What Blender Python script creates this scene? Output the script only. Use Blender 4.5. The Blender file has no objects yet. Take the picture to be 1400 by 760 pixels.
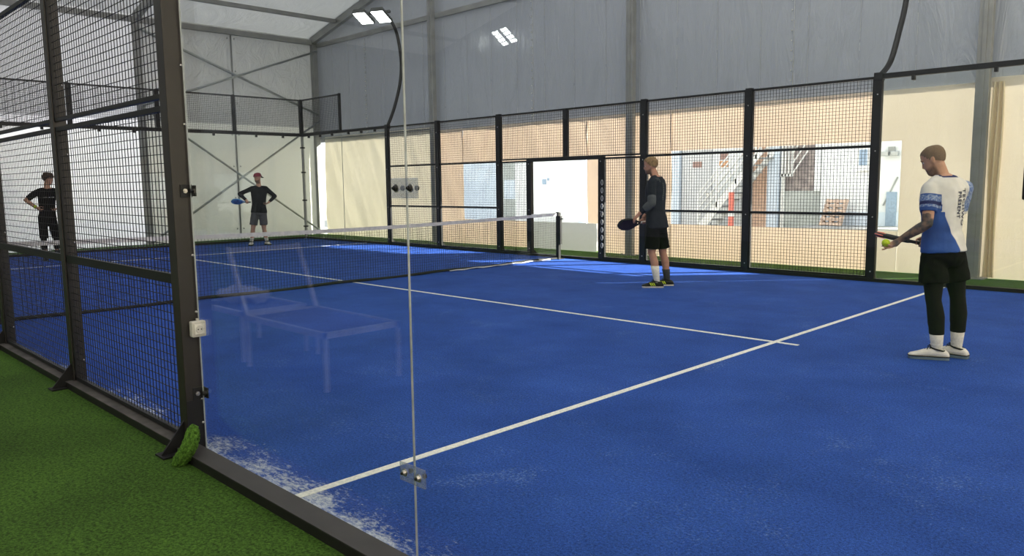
import bpy, bmesh, math, random
from mathutils import Vector as V, Matrix, noise as mnoise
from mathutils.bvhtree import BVHTree
random.seed(7)
sc = bpy.context.scene
col = sc.collection
PI = math.pi

# ------------------------------------------------------------------ mesh helpers
class MB:
    """collects shapes for ONE mesh object"""
    def __init__(s): s.v, s.f, s.m = [], [], []
    def add(s, vs, fs, mi=0):
        o = len(s.v); s.v += [tuple(p) for p in vs]
        for f in fs: s.f.append([i + o for i in f]); s.m.append(mi)
    def box(s, x0, x1, y0, y1, z0, z1, mi=0, ch=0.0):
        if ch:
            bm = bmesh.new(); bmesh.ops.create_cube(bm, size=1)
            for v in bm.verts: v.co = V((x0 + (v.co.x + .5) * (x1 - x0), y0 + (v.co.y + .5) * (y1 - y0), z0 + (v.co.z + .5) * (z1 - z0)))
            bmesh.ops.bevel(bm, geom=bm.edges[:], offset=ch, segments=2, affect='EDGES', profile=.6)
            bm.verts.index_update(); s.add([v.co for v in bm.verts], [[v.index for v in f.verts] for f in bm.faces], mi); bm.free(); return
        s.add([(x0,y0,z0),(x1,y0,z0),(x1,y1,z0),(x0,y1,z0),(x0,y0,z1),(x1,y0,z1),(x1,y1,z1),(x0,y1,z1)],
              [(3,2,1,0),(4,5,6,7),(0,1,5,4),(1,2,6,5),(2,3,7,6),(3,0,4,7)], mi)
    def loft(s, rings, n=16, mi=0, cap=True, pw=1.0):
        """rings: (centre, axis u, axis v, ru, rv)"""
        vs, fs = [], []
        for c, u, w, ru, rv in rings:
            for k in range(n):
                a = 2 * PI * k / n; ca, sa = math.cos(a), math.sin(a)
                if pw != 1.0:
                    ca = math.copysign(abs(ca) ** pw, ca); sa = math.copysign(abs(sa) ** pw, sa)
                vs.append(V(c) + V(u) * (ru * ca) + V(w) * (rv * sa))
        for r in range(len(rings) - 1):
            for k in range(n):
                a, b = r * n + k, r * n + (k + 1) % n
                fs.append((a, b, b + n, a + n))
        if cap:
            fs.append(tuple(range(n - 1, -1, -1))); L = (len(rings) - 1) * n; fs.append(tuple(range(L, L + n)))
        s.add(vs, fs, mi)
    def tube(s, pts, r, n=8, mi=0):
        pts = [V(p) for p in pts]; R = r if isinstance(r, (list, tuple)) else [r] * len(pts)
        t = (pts[1] - pts[0]).normalized(); u = t.orthogonal().normalized(); rings = []
        for i, p in enumerate(pts):
            t = ((pts[min(i + 1, len(pts) - 1)] - pts[max(i - 1, 0)])).normalized()
            u = (u - t * u.dot(t)).normalized(); w = t.cross(u)
            rings.append((p, u, w, R[i], R[i]))
        s.loft(rings, n, mi)
    def capsule(s, p, q, r1, r2, n=14, mi=0):
        p, q = V(p), V(q); t = (q - p)
        if t.length < 1e-6: t = V((0, 0, 1e-4)); q = p + t
        t.normalize(); u = t.orthogonal().normalized(); w = t.cross(u); rings = []
        for a in (-80, -55, -28): a = math.radians(a); rings.append((p + t * (r1 * math.sin(a)), u, w, r1 * math.cos(a), r1 * math.cos(a)))
        rings.append((p, u, w, r1, r1)); rings.append((q, u, w, r2, r2))
        for a in (28, 55, 80): a = math.radians(a); rings.append((q + t * (r2 * math.sin(a)), u, w, r2 * math.cos(a), r2 * math.cos(a)))
        s.loft(rings, n, mi)
    def ball(s, c, rx, ry=None, rz=None, ax=None, n=16, mi=0):
        ry = ry or rx; rz = rz or rx
        U, W, T = ax or (V((1,0,0)), V((0,1,0)), V((0,0,1)))
        s.loft([(V(c) + V(T) * (rz * math.sin(a)), U, W, rx * math.cos(a), ry * math.cos(a)) for a in [math.radians(x) for x in (-86,-65,-45,-22,0,22,45,65,86)]], n, mi)
    def cyl(s, p, q, r, n=12, mi=0): s.tube([p, q], r, n, mi)
    def prism(s, outline, ax0, ax1, mi=0):
        """outline: list of 3D points, extruded by vector ax1-ax0"""
        d = V(ax1) - V(ax0); n = len(outline); a = [V(p) for p in outline]; b = [p + d for p in a]
        s.add(a + b, [tuple(range(n - 1, -1, -1)), tuple(range(n, 2 * n))] + [(i, (i + 1) % n, (i + 1) % n + n, i + n) for i in range(n)], mi)
    def mesh(s, name):
        me = bpy.data.meshes.new(name); me.from_pydata(s.v, [], s.f); me.update()
        bm = bmesh.new(); bm.from_mesh(me); bmesh.ops.recalc_face_normals(bm, faces=bm.faces[:]); bm.to_mesh(me); bm.free()
        return me
    def build(s, name, mats, parent=None, smooth=False, loc=None):
        me = s.mesh(name)
        mats = mats if isinstance(mats, (list, tuple)) else [mats]
        for m in mats: me.materials.append(m)
        if len(mats) > 1:
            for p, i in zip(me.polygons, s.m): p.material_index = i
        if smooth:
            for p in me.polygons: p.use_smooth = True
        return link(name, me, parent, loc)

def link(name, me, parent=None, loc=None):
    o = bpy.data.objects.new(name, me); col.objects.link(o)
    if loc: o.location = loc
    if parent: o.parent = parent
    return o
def thing(name, label, cat, loc=(0,0,0), group=None):
    o = bpy.data.objects.new(name, None); col.objects.link(o); o.location = loc; o.empty_display_size = .1
    return tag(o, label, cat, group)
def tag(o, label, cat, group=None):
    o['label'] = label; o['category'] = cat
    if group: o['group'] = group
    return o
def struct(o, label=None):
    o['kind'] = 'structure'
    if label: o['label'] = label
    return o
def copy_tree(o, parent=None):
    c = o.copy(); col.objects.link(c); c.parent = parent
    for ch in [x for x in bpy.data.objects if x.parent == o]: copy_tree(ch, c)
    return c

# ------------------------------------------------------------------ materials
def nodes(name):
    m = bpy.data.materials.new(name); m.use_nodes = True; nt = m.node_tree; nt.nodes.clear()
    return m, nt, nt.nodes.new('ShaderNodeOutputMaterial')
def N(nt, t, **kw):
    n = nt.nodes.new('ShaderNode' + t)
    for k, v in kw.items():
        if k in n.inputs.keys(): n.inputs[k].default_value = v
        else: setattr(n, k, v)
    return n
def ramp(nt, src, p0, c0, p1, c1):
    r = N(nt, 'ValToRGB'); e = r.color_ramp.elements
    e[0].position, e[0].color, e[1].position, e[1].color = p0, (*c0, 1), p1, (*c1, 1)
    nt.links.new(src, r.inputs[0]); return r.outputs[0]
def mat(name, c, rough=.6, metal=0.0, spec=.4, c2=None, scale=20, bump=0.0, bscale=200, detail=3, sheen=0):
    m, nt, out = nodes(name); b = N(nt, 'BsdfPrincipled'); nt.links.new(b.outputs[0], out.inputs[0])
    b.inputs['Base Color'].default_value = (*c, 1); b.inputs['Roughness'].default_value = rough; b.inputs['Metallic'].default_value = metal
    b.inputs['Specular IOR Level'].default_value = spec
    if sheen: b.inputs['Sheen Weight'].default_value = sheen
    if c2 is None: c2 = tuple(x * .82 for x in c)
    tc = N(nt, 'TexCoord'); nz = N(nt, 'TexNoise', Scale=scale, Detail=detail); nt.links.new(tc.outputs['Object'], nz.inputs['Vector'])
    nt.links.new(ramp(nt, nz.outputs[0], .35, c2, .65, c), b.inputs['Base Color'])
    if bump:
        n2 = N(nt, 'TexNoise', Scale=bscale, Detail=4); nt.links.new(tc.outputs['Object'], n2.inputs['Vector'])
        bp = N(nt, 'Bump', Strength=bump, Distance=.01); nt.links.new(n2.outputs[0], bp.inputs['Height']); nt.links.new(bp.outputs[0], b.inputs['Normal'])
    return m
def fabric(name, dif, trans, mixf, gloss=.08, rough=.35, bump=.4, bscale=(2, 2, 2), wave=None, c2=None):
    """tent cloth: reflects, lets light through, has a soft plastic shine"""
    m, nt, out = nodes(name); L = nt.links.new
    tc = N(nt, 'TexCoord'); mp = N(nt, 'Mapping'); mp.inputs['Scale'].default_value = bscale; L(tc.outputs['Object'], mp.inputs[0])
    nz = N(nt, 'TexNoise', Scale=1.0, Detail=5, Roughness=.6, Distortion=1.2); L(mp.outputs[0], nz.inputs['Vector'])
    bp = N(nt, 'Bump', Strength=bump, Distance=.12); L(nz.outputs[0], bp.inputs['Height'])
    d = N(nt, 'BsdfDiffuse', Color=(*dif, 1)); t = N(nt, 'BsdfTranslucent', Color=(*trans, 1)); g = N(nt, 'BsdfGlossy', Roughness=rough)
    if c2:
        n3 = N(nt, 'TexNoise', Scale=.6, Detail=3); L(tc.outputs['Object'], n3.inputs['Vector'])
        L(ramp(nt, n3.outputs[0], .35, c2, .65, trans), t.inputs['Color'])
    for n in (d, t, g): L(bp.outputs[0], n.inputs['Normal'])
    mx = N(nt, 'MixShader', Fac=mixf); L(d.outputs[0], mx.inputs[1]); L(t.outputs[0], mx.inputs[2])
    m2 = N(nt, 'MixShader', Fac=gloss); L(mx.outputs[0], m2.inputs[1]); L(g.outputs[0], m2.inputs[2]); L(m2.outputs[0], out.inputs[0])
    return m
def glass(name, tint=(.965, .975, .96), f0=.04, haze=0.0):
    m, nt, out = nodes(name); L = nt.links.new
    lw = N(nt, 'LayerWeight', Blend=.5); p = N(nt, 'Math', operation='POWER'); p.inputs[1].default_value = 5; L(lw.outputs['Facing'], p.inputs[0])
    q = N(nt, 'Math', operation='MULTIPLY_ADD'); q.inputs[1].default_value = (1 - f0); q.inputs[2].default_value = f0; L(p.outputs[0], q.inputs[0])
    t = N(nt, 'BsdfTransparent', Color=(*tint, 1)); g = N(nt, 'BsdfGlossy', Roughness=0.0)
    mx = N(nt, 'MixShader'); L(q.outputs[0], mx.inputs[0]); L(t.outputs[0], mx.inputs[1]); L(g.outputs[0], mx.inputs[2]); res = mx
    if haze:
        d = N(nt, 'BsdfTranslucent', Color=(.8, .85, .9, 1)); res = N(nt, 'MixShader', Fac=haze); L(mx.outputs[0], res.inputs[1]); L(d.outputs[0], res.inputs[2])
    L(res.outputs[0], out.inputs[0]); return m
def emit(name, c, s):
    m, nt, out = nodes(name); e = N(nt, 'Emission', Color=(*c, 1), Strength=s); nt.links.new(e.outputs[0], out.inputs[0]); return m

def carpet():
    m, nt, out = nodes('blue_court_carpet'); L = nt.links.new
    b = N(nt, 'BsdfPrincipled', Roughness=.85); b.inputs['Specular IOR Level'].default_value = .12; L(b.outputs[0], out.inputs[0])
    P = N(nt, 'TexCoord').outputs['Object']
    def nz(scale, detail, rough, dist=0, vec=None):
        n = N(nt, 'TexNoise', Scale=scale, Detail=detail, Roughness=rough, Distortion=dist); L(vec or P, n.inputs['Vector']); return n.outputs[0]
    def mix(fac, a, c, mode='MIX'):
        x = N(nt, 'MixRGB', blend_type=mode)
        if isinstance(fac, float): x.inputs[0].default_value = fac
        else: L(fac, x.inputs[0])
        L(a, x.inputs[1])
        if isinstance(c, tuple): x.inputs[2].default_value = c
        else: L(c, x.inputs[2])
        return x.outputs[0]
    def rng(sock, a, b_, c, d):
        r = N(nt, 'MapRange'); r.inputs[1].default_value, r.inputs[2].default_value, r.inputs[3].default_value, r.inputs[4].default_value = a, b_, c, d
        L(sock, r.inputs[0]); return r.outputs[0]
    def math_(op, a, b_):
        r = N(nt, 'Math', operation=op)
        for k, x in enumerate((a, b_)):
            if isinstance(x, float): r.inputs[k].default_value = x
            else: L(x, r.inputs[k])
        return r.outputs[0]
    base = ramp(nt, nz(1.3, 6, .65), .3, (.019, .060, .265), .72, (.034, .094, .38))
    fine = nz(70, 5, .85)
    c = mix(1.0, base, ramp(nt, fine, .34, (.42, .44, .5), .66, (1.65, 1.6, 1.5)), 'MULTIPLY')
    c = mix(1.0, c, ramp(nt, nz(210, 3, .8), .36, (.62, .62, .66), .64, (1.42, 1.42, 1.38)), 'MULTIPLY')
    # loose grains of sand in the pile, gathering in faint patches
    patch = nz(1.7, 5, .7, .6); grain = nz(55, 4, .8)
    dust = ramp(nt, math_('ADD', grain, rng(patch, .35, .75, -.10, .14)), .60, (0, 0, 0), .78, (.5, .5, .5))
    c = mix(dust, c, (.30, .42, .68, 1))
    # sand swept up along the near side
    mp = N(nt, 'Mapping'); mp.inputs['Scale'].default_value = (7, 22, 1); mp.inputs['Rotation'].default_value = (0, 0, .5); L(P, mp.inputs[0])
    sx = N(nt, 'SeparateXYZ'); L(P, sx.inputs[0])
    wob = math_('ADD', sx.outputs[1], rng(nz(2.2, 4, .6), .3, .7, -.16, .16))
    edge = math_('MULTIPLY', rng(wob, .0, .36, 1, 0), rng(sx.outputs[0], 1.5, 5.8, .55, 1.0))
    hair = math_('ADD', math_('MULTIPLY', nz(2.2, 9, .8, .7, mp.outputs[0]), .6), math_('MULTIPLY', nz(38, 5, .85), .4))
    sand = ramp(nt, math_('ADD', hair, math_('MULTIPLY', edge, .235)), .63, (0, 0, 0), .76, (.9, .9, .9))
    c = mix(sand, c, (.62, .66, .70, 1))
    # faint bare streaks left by the players
    sk = ramp(nt, math_('ADD', nz(3.0, 8, .75, .5, mp.outputs[0]), rng(nz(.9, 3, .5), .35, .7, -.12, .06)), .62, (0, 0, 0), .74, (.45, .45, .45))
    c = mix(math_('MULTIPLY', sk, rng(grain, .4, .6, .2, 1.0)), c, (.26, .38, .64, 1))
    L(c, b.inputs['Base Color'])
    bp = N(nt, 'Bump', Strength=.6, Distance=.01); L(fine, bp.inputs['Height']); L(bp.outputs[0], b.inputs['Normal'])
    return m
def turf(name='green_turf', k=1.0):
    m, nt, out = nodes(name); L = nt.links.new
    b = N(nt, 'BsdfPrincipled', Roughness=.8); b.inputs['Specular IOR Level'].default_value = .15; L(b.outputs[0], out.inputs[0])
    P = N(nt, 'TexCoord').outputs['Object']
    a = N(nt, 'TexNoise', Scale=62, Detail=6, Roughness=.85); L(P, a.inputs['Vector'])
    c = N(nt, 'TexNoise', Scale=1.5, Detail=3); L(P, c.inputs['Vector'])
    base = ramp(nt, a.outputs[0], .36, (.009 * k, .026 * k, .004 * k), .64, (.105 * k, .215 * k, .033 * k))
    v = ramp(nt, c.outputs[0], .3, (.8, .8, .8), .7, (1.15, 1.15, 1.15))
    mu = N(nt, 'MixRGB', blend_type='MULTIPLY', Fac=1); L(base, mu.inputs[1]); L(v, mu.inputs[2]); L(mu.outputs[0], b.inputs['Base Color'])
    bp = N(nt, 'Bump', Strength=.9, Distance=.012); L(a.outputs[0], bp.inputs['Height']); L(bp.outputs[0], b.inputs['Normal'])
    return m

M = dict(
    carpet=carpet(), turf=turf(), turf_roll=turf('turf_roll', 1.5),
    line=mat('white_line_turf', (.80, .80, .74), .9, c2=(.6, .62, .62), scale=60, bump=.4),
    black=mat('black_powder_coat', (.012, .012, .013), .45, spec=.4, scale=8),
    post=mat('dark_brown_black_steel', (.028, .024, .021), .38, spec=.5, c2=(.023, .020, .018), scale=6, bump=.03, bscale=400),
    wire=mat('black_wire', (.012, .012, .015), .5, spec=.4),
    kerb=mat('dark_kerb_steel', (.012, .011, .011), .5, spec=.4, scale=5),
    kerbtop=mat('lit_kerb_top', (.10, .092, .085), .7, c2=(.05, .047, .045), scale=7),  # kerb top coloured paler than its sides for the light on it
    alu=mat('aluminium', (.40, .41, .41), .42, metal=.55, c2=(.33, .34, .34), scale=3),
    alud=mat('weathered_aluminium', (.33, .335, .325), .5, metal=.1, c2=(.27, .275, .27), scale=3),
    steel=mat('bolt_steel', (.55, .53, .50), .3, metal=.9),
    cable=mat('galvanised_brace', (.42, .45, .44), .4, metal=.5),
    white=mat('white_plastic', (.75, .75, .73), .5),
    outlet=mat('grey_outlet_plastic', (.55, .53, .49), .5, c2=(.5, .49, .46)),
    outlet2=mat('pale_outlet_face', (.72, .70, .65), .5),
    glass=glass('court_glass'), acr=glass('clear_acrylic', (.80, .82, .84), .08, .16), vinyl=glass('clear_vinyl', (.97, .98, .98), .03, .0),
    gedge=mat('bright_glass_edge', (.42, .46, .47), .15, spec=.8),
    net=mat('black_net_cord', (.02, .021, .024), .8), band=mat('white_net_band', (.62, .60, .60), .8, c2=(.5, .49, .5), scale=14),
    seam=mat('pale_weld_seam', (.50, .52, .54), .4),
    led=emit('led_light', (.95, 1, .98), 16), lampbody=mat('dark_lamp_body', (.07, .075, .075), .5),
    bench=mat('white_bench_frame', (.55, .56, .57), .35), sling=mat('grey_sling', (.08, .09, .11), .8), towel=mat('crumpled_towel', (.55, .57, .6), .9, c2=(.4, .42, .45), scale=8, bump=.5, bscale=20),
    concrete=mat('outside_concrete', (.36, .36, .35), .9, c2=(.29, .29, .285), scale=1.2),
    plaster=mat('white_plaster', (.70, .71, .71), .9, c2=(.63, .64, .65), scale=1.5),
    plasterb=mat('bluish_white_plaster', (.58, .64, .72), .9, c2=(.52, .58, .66), scale=1.5),
    oldwall=mat('worn_grey_wall', (.44, .46, .44), .9, c2=(.34, .36, .35), scale=1.2),
    doorg=mat('pale_grey_door', (.54, .54, .55), .7, c2=(.50, .50, .51)),
    brownp=mat('brown_plaque', (.34, .22, .19), .7), orangep=mat('orange_plaque', (.62, .35, .20), .7),
    stone=mat('dark_stone', (.40, .35, .33), .9, c2=(.22, .19, .19), scale=6, bump=.6, bscale=8),
    red=mat('red_plastic', (.72, .20, .15), .5), pallet=mat('pallet_wood', (.52, .40, .32), .9, c2=(.38, .29, .24), scale=9),
    gateb=mat('blue_grey_gate', (.28, .36, .46), .6), brick=mat('orange_brick', (.66, .46, .35), .9, c2=(.54, .38, .29), scale=9),
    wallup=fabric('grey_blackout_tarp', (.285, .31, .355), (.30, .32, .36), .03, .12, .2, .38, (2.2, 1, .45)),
    walll=fabric('left_tarp_lit', (.80, .79, .80), (.92, .90, .92), .45, .05, .3, .30, (1.2, 1.2, .9)),  # brighter copy of the left wall cloth, daylight put into its colour
    wallm=fabric('left_tarp_dulled', (.68, .68, .63), (.84, .84, .76), .17, .06, .3, .35, (1.2, 1.2, .9)),  # same left wall cloth, dulled in colour as the glass before it would
    wallu2=fabric('left_upper_tarp_dim', (.54, .55, .54), (.60, .61, .60), .09, .12, .2, .8, (1, 2.2, 1.6)),  # same cloth higher up, the weaker light there put into the grey
    wallu3=fabric('left_upper_tarp_lit', (.66, .66, .67), (.72, .72, .74), .24, .08, .25, .5, (1, 2.2, 1.6)),  # upper cloth past the mesh, stronger light put into its colour
    wallr=fabric('warm_fill_right_wall', (.74, .70, .62), (.88, .80, .68), .20, .05, .3, .3, (1, 1.6, 1.3)),  # unseen wall, its cloth chosen to add warm side light
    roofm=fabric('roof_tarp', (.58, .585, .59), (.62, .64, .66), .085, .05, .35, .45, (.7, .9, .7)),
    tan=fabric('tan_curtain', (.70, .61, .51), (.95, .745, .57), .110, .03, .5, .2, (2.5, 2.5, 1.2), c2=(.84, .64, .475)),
    tanr=fabric('tan_curtain_glass_veiled', (.70, .64, .54), (.92, .80, .645), .084, .03, .5, .2, (2.5, 2.5, 1.2), c2=(.84, .72, .57)),  # same tan cloth, the pale veil of the glass put into its colour
    cream=fabric('cream_curtain', (.74, .70, .60), (.94, .86, .69), .100, .03, .5, .2, (2.5, 2.5, 1.2), c2=(.87, .79, .62)),
    flap=fabric('white_door_flap', (.66, .66, .63), (.55, .56, .55), .07, .04, .4, .2, (2, 2, 1)),
    tanfold=fabric('golden_fold', (.74, .66, .50), (.95, .83, .60), .14, .04, .4, .15, (2, 2, 1)),
    sky=fabric('fill_light_roof_tarp', (.70, .70, .71), (.80, .80, .81), .16, .05, .35, .35, (.7, .9, .7)),  # unseen roof part, more translucent to add fill light on the near court
)

# ------------------------------------------------------------------ camera (f = 1061 px at 1400 wide)
camd = bpy.data.cameras.new('camera'); cam = bpy.data.objects.new('camera', camd); col.objects.link(cam); sc.camera = cam
camd.sensor_fit = 'HORIZONTAL'; camd.sensor_width = 36; camd.lens = 1060.97 * 36 / 1400; camd.clip_start = .05; camd.clip_end = 300
def cam_axes(a, p, r):
    f = V((math.sin(a) * math.cos(p), math.cos(a) * math.cos(p), math.sin(p))); rt = V((math.cos(a), -math.sin(a), 0)); up = rt.cross(f)
    return rt * math.cos(r) + up * math.sin(r), up * math.cos(r) - rt * math.sin(r), f
R_, U_, F_ = cam_axes(-.7858, -.1205, -.0126)
cam.matrix_world = Matrix(((R_.x, U_.x, -F_.x, 10.2234), (R_.y, U_.y, -F_.y, -1.7492), (R_.z, U_.z, -F_.z, 1.4924), (0, 0, 0, 1)))

# ------------------------------------------------------------------ light
w = bpy.data.worlds.new('sky'); sc.world = w; w.use_nodes = True
bg = w.node_tree.nodes['Background']; bg.inputs[0].default_value = (.93, .96, 1.0, 1); bg.inputs[1].default_value = 2.0
sd = bpy.data.lights.new('sun', 'SUN'); sd.energy = 23; sd.angle = math.radians(.6); sd.color = (1, .94, .85)
so = bpy.data.objects.new('sun', sd); col.objects.link(so)
so.rotation_euler = V((-2.85, -3.0, -2.05)).to_track_quat('-Z', 'Y').to_euler(); so.location = (20, 25, 20)
sc.view_settings.view_transform = 'Standard'; sc.view_settings.look = 'None'; sc.view_settings.exposure = .60; sc.view_settings.gamma = .90
cy = sc.cycles; cy.use_denoising = True; cy.max_bounces = 9; cy.diffuse_bounces = 5; cy.glossy_bounces = 4; cy.transmission_bounces = 6; cy.transparent_max_bounces = 24
cy.sample_clamp_indirect = 6; cy.caustics_reflective = False; cy.caustics_refractive = False

# ------------------------------------------------------------------ setting: ground
b = MB(); b.box(-10, 10, 0, 10, -.03, 0); struct(b.build('floor', M['carpet']), 'blue artificial turf padel court strewn with sand')
TX0, TX1, TY0, TY1 = -11.5, 12.9, -16.0, 11.5
b = MB(); b.box(TX0, TX1, TY0, -.0, -.06, -.002); b.box(TX0, TX1, 10.0, TY1 + .25, -.06, -.002); b.box(TX0, -10.0, 0, 10, -.06, -.002); b.box(10.0, TX1, 0, 10, -.06, -.002)
struct(b.build('ground', M['turf']), 'green artificial turf around the court')
b = MB(); b.box(-60, 60, TY1 + .25, 60, -.08, -.02); b.box(-60, TX0, -60, TY1 + .25, -.08, -.02); b.box(TX0, 60, -60, TY0, -.08, -.02); b.box(TX1, 60, TY0, TY1 + .25, -.08, -.02)
struct(b.build('ground_outside', M['concrete']), 'pale concrete yard outside the tent')
def line(n, x0, x1, y0, y1):
    b = MB(); b.box(x0, x1, y0, y1, -.001, .0035); struct(b.build('trim_%d' % n, M['line']), 'white court line')
line(1, 6.90, 6.95, .0, 10); line(2, -6.95, -6.90, 0, 10)
line(3, -7.15, -6.9501, 4.975, 5.025); line(4, -6.8999, 6.8999, 4.975, 5.025); line(5, 6.9501, 7.15, 4.975, 5.025)
# kerbs
def kerb(n, bx, top):
    b = MB(); x0, x1, y0, y1 = bx; b.box(x0, x1, y0, y1, -.002, .044, 0); b.box(x0, x1, y0, y1, .044, .05, 1); struct(b.build('trim_%d' % n, [M['kerb'], top]), 'dark steel kerb along the court edge')
kerb(6, (5.92, 10.0, -.115, .0), mat('grey_kerb_top', (.045, .042, .042), .5, c2=(.034, .032, .032), scale=5)); kerb(7, (-10, 5.80, -.085, .02), M['kerbtop'])
kerb(8, (-9.95, 9.95, 9.98, 10.06), M['kerb']); kerb(9, (-10.06, -9.98, .1, 9.98), M['kerb'])

# ------------------------------------------------------------------ setting: tent shell
EZ, RX, SL = 6.0, .7, .24
RZ = EZ + (RX - TX0) * SL
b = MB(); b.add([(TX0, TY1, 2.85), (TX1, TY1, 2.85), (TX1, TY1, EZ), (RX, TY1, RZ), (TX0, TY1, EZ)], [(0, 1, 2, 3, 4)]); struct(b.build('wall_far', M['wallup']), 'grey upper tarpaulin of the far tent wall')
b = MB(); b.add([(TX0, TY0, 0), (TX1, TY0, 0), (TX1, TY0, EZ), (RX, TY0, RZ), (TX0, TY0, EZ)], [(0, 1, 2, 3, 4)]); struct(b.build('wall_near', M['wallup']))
b = MB(); b.add([(TX1, TY0, 0), (TX1, TY1, 0), (TX1, TY1, EZ), (TX1, TY0, EZ)], [(0, 1, 2, 3)]); struct(b.build('wall_right', M['wallr']))
b = MB(); b.add([(TX0, -1, 0), (TX0, 6.12, 0), (TX0, 6.12, 3.3), (TX0, -1, 3.3)], [(0, 1, 2, 3)]); struct(b.build('wall_left', M['walll']), 'white translucent tarpaulin of the left tent wall, bright daylight put into its colour')
b = MB(); b.add([(TX0, 6.12, 0), (TX0, TY1, 0), (TX0, TY1, 3.3), (TX0, 6.12, 3.3)], [(0, 1, 2, 3)]); struct(b.build('wall_left_far', M['wallm']), 'white tarpaulin of the left tent wall beside the corner, coloured duller for the glass veil')
b = MB(); b.add([(TX0, 6.12, 3.3), (TX0, TY1, 3.3), (TX0, TY1, EZ), (TX0, 6.12, EZ)], [(0, 1, 2, 3)]); struct(b.build('wall_left_upper', M['wallu2']), 'upper tarpaulin of the left tent wall, dimmer light put into its grey colour')
b = MB(); b.add([(TX0, -1, 3.3), (TX0, 6.12, 3.3), (TX0, 6.12, EZ), (TX0, -1, EZ)], [(0, 1, 2, 3)]); struct(b.build('wall_left_upper', M['wallu3']), 'upper tarpaulin of the left tent wall behind the wire mesh, brighter light put into its colour')
b = MB(); b.add([(TX0, TY0, 0), (TX0, -1, 0), (TX0, -1, EZ), (TX0, TY0, EZ)], [(0, 1, 2, 3)]); struct(b.build('wall_left_near', M['wallup']))  # unseen stretch, dark cloth chosen to dim reflections in the glass
XM = -6.9; ZM = EZ + (XM - TX0) * SL
b = MB(); b.add([(TX0, TY0, EZ), (TX0, TY1, EZ), (XM, TY1, ZM), (XM, TY0, ZM)], [(0, 1, 2, 3)]); struct(b.build('ceiling', M['roofm']), 'pale grey tarpaulin roof above the left eave')
b = MB(); b.add([(XM, TY0, ZM), (XM, TY1, ZM), (RX, TY1, RZ), (RX, TY0, RZ), (TX1, TY0, EZ), (TX1, TY1, EZ)], [(0, 1, 2, 3), (3, 2, 5, 4)]); struct(b.build('ceiling', M['sky']), 'unseen upper roof, made more translucent to add fill light')

# lower curtains of the far wall (pleated sheets with window openings)
def curtain(name, x0, x1, z0, z1, m, y=11.46, amp=.035, label=None, slant=.55, seed=0):
    x0 -= .012; x1 += .012
    nx, nz = max(2, int((x1 - x0) / .06)), max(2, int((z1 - z0) / .08)); vs, fs = [], []
    for j in range(nz + 1):
        for i in range(nx + 1):
            x = x0 + (x1 - x0) * i / nx; z = z0 + (z1 - z0) * j / nz
            q = mnoise.noise(V((x * 1.7 + z * slant * 1.5 + seed, z * .35, seed * 1.3))) + .5 * mnoise.noise(V((x * 4.5 + z * slant * 3.5, z * .6, 9 + seed)))
            vs.append((x, y - amp * q, z))
    for j in range(nz):
        for i in range(nx): a = j * (nx + 1) + i; fs.append((a, a + 1, a + nx + 2, a + nx + 1))
    b = MB(); b.add(vs, fs); o = b.build(name, m, smooth=True); return struct(o, label)
T0, T1 = .0, 2.9
curtain('wall_far_curtain', TX0 + .35, -5.9, T0, T1 + .1, M['cream'], amp=.05, label='cream translucent curtain beside the tent corner')
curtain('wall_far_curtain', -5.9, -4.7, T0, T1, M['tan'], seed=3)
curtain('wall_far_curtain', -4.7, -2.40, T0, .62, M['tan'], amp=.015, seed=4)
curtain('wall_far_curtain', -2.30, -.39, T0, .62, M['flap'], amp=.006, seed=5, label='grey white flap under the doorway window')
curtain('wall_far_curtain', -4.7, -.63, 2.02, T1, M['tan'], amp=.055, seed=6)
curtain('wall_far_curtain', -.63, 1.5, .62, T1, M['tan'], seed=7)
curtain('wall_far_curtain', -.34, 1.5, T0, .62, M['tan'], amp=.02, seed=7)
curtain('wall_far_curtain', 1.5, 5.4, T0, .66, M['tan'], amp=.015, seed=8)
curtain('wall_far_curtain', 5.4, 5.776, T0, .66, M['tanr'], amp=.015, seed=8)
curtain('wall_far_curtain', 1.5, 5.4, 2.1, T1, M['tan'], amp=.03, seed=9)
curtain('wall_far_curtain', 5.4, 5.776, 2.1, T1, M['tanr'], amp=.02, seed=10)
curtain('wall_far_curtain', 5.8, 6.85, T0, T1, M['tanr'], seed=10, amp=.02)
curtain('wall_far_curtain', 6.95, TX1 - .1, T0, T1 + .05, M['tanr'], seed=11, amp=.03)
for k, (x0, x1, z0, z1) in enumerate([(-4.7, -.63, .62, 2.02), (1.5, 5.8, .66, 2.1)]):
    b = MB(); b.box(x0, x1, 11.462, 11.464, z0, z1); struct(b.build('window_%d' % (k + 1), M['vinyl']), 'clear vinyl window in the tan curtain')

# tent frame
def column(x, y, sx, sy, h, label):
    o = thing('tent_column', label, 'column', (x, y, 0))
    b = MB(); b.box(-sx, sx, -sy, sy, .012, h, ch=.008); b.box(-sx * .3, sx * .3, -sy - .012, sy + .012, .02, h); b.build('shaft', M['alud'], o)
    b = MB(); b.box(-sx - .09, sx + .09, -sy - .06, sy + .06, -.002, .014); b.build('base_plate', M['alu'], o)
    for s in (-1, 1): b = MB(); b.cyl((s * (sx + .055), -sy - .02, .01), (s * (sx + .055), -sy - .02, .04), .014); b.build('bolt', M['steel'], o)
    return o
G = 'aluminium columns of the tent'
rz = lambda x: EZ + (x - TX0) * SL if x < RX else EZ + (TX1 - x) * SL
for x, l in [(-5.69, 'tall aluminium tent column on the far wall, behind the second fence post from the left'),
             (.6, 'tall aluminium tent column on the far wall, just right of the open court doorway'),
             (6.92, 'broad grey tent column on the far wall behind the white shirted player')]:
    column(x, 11.33, .09 if x > 6 else .085, .06, rz(x) - .1, l)['group'] = G
column(-11.42, 11.36, .08, .08, 5.9, 'aluminium tent column in the far left corner')['group'] = G
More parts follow.
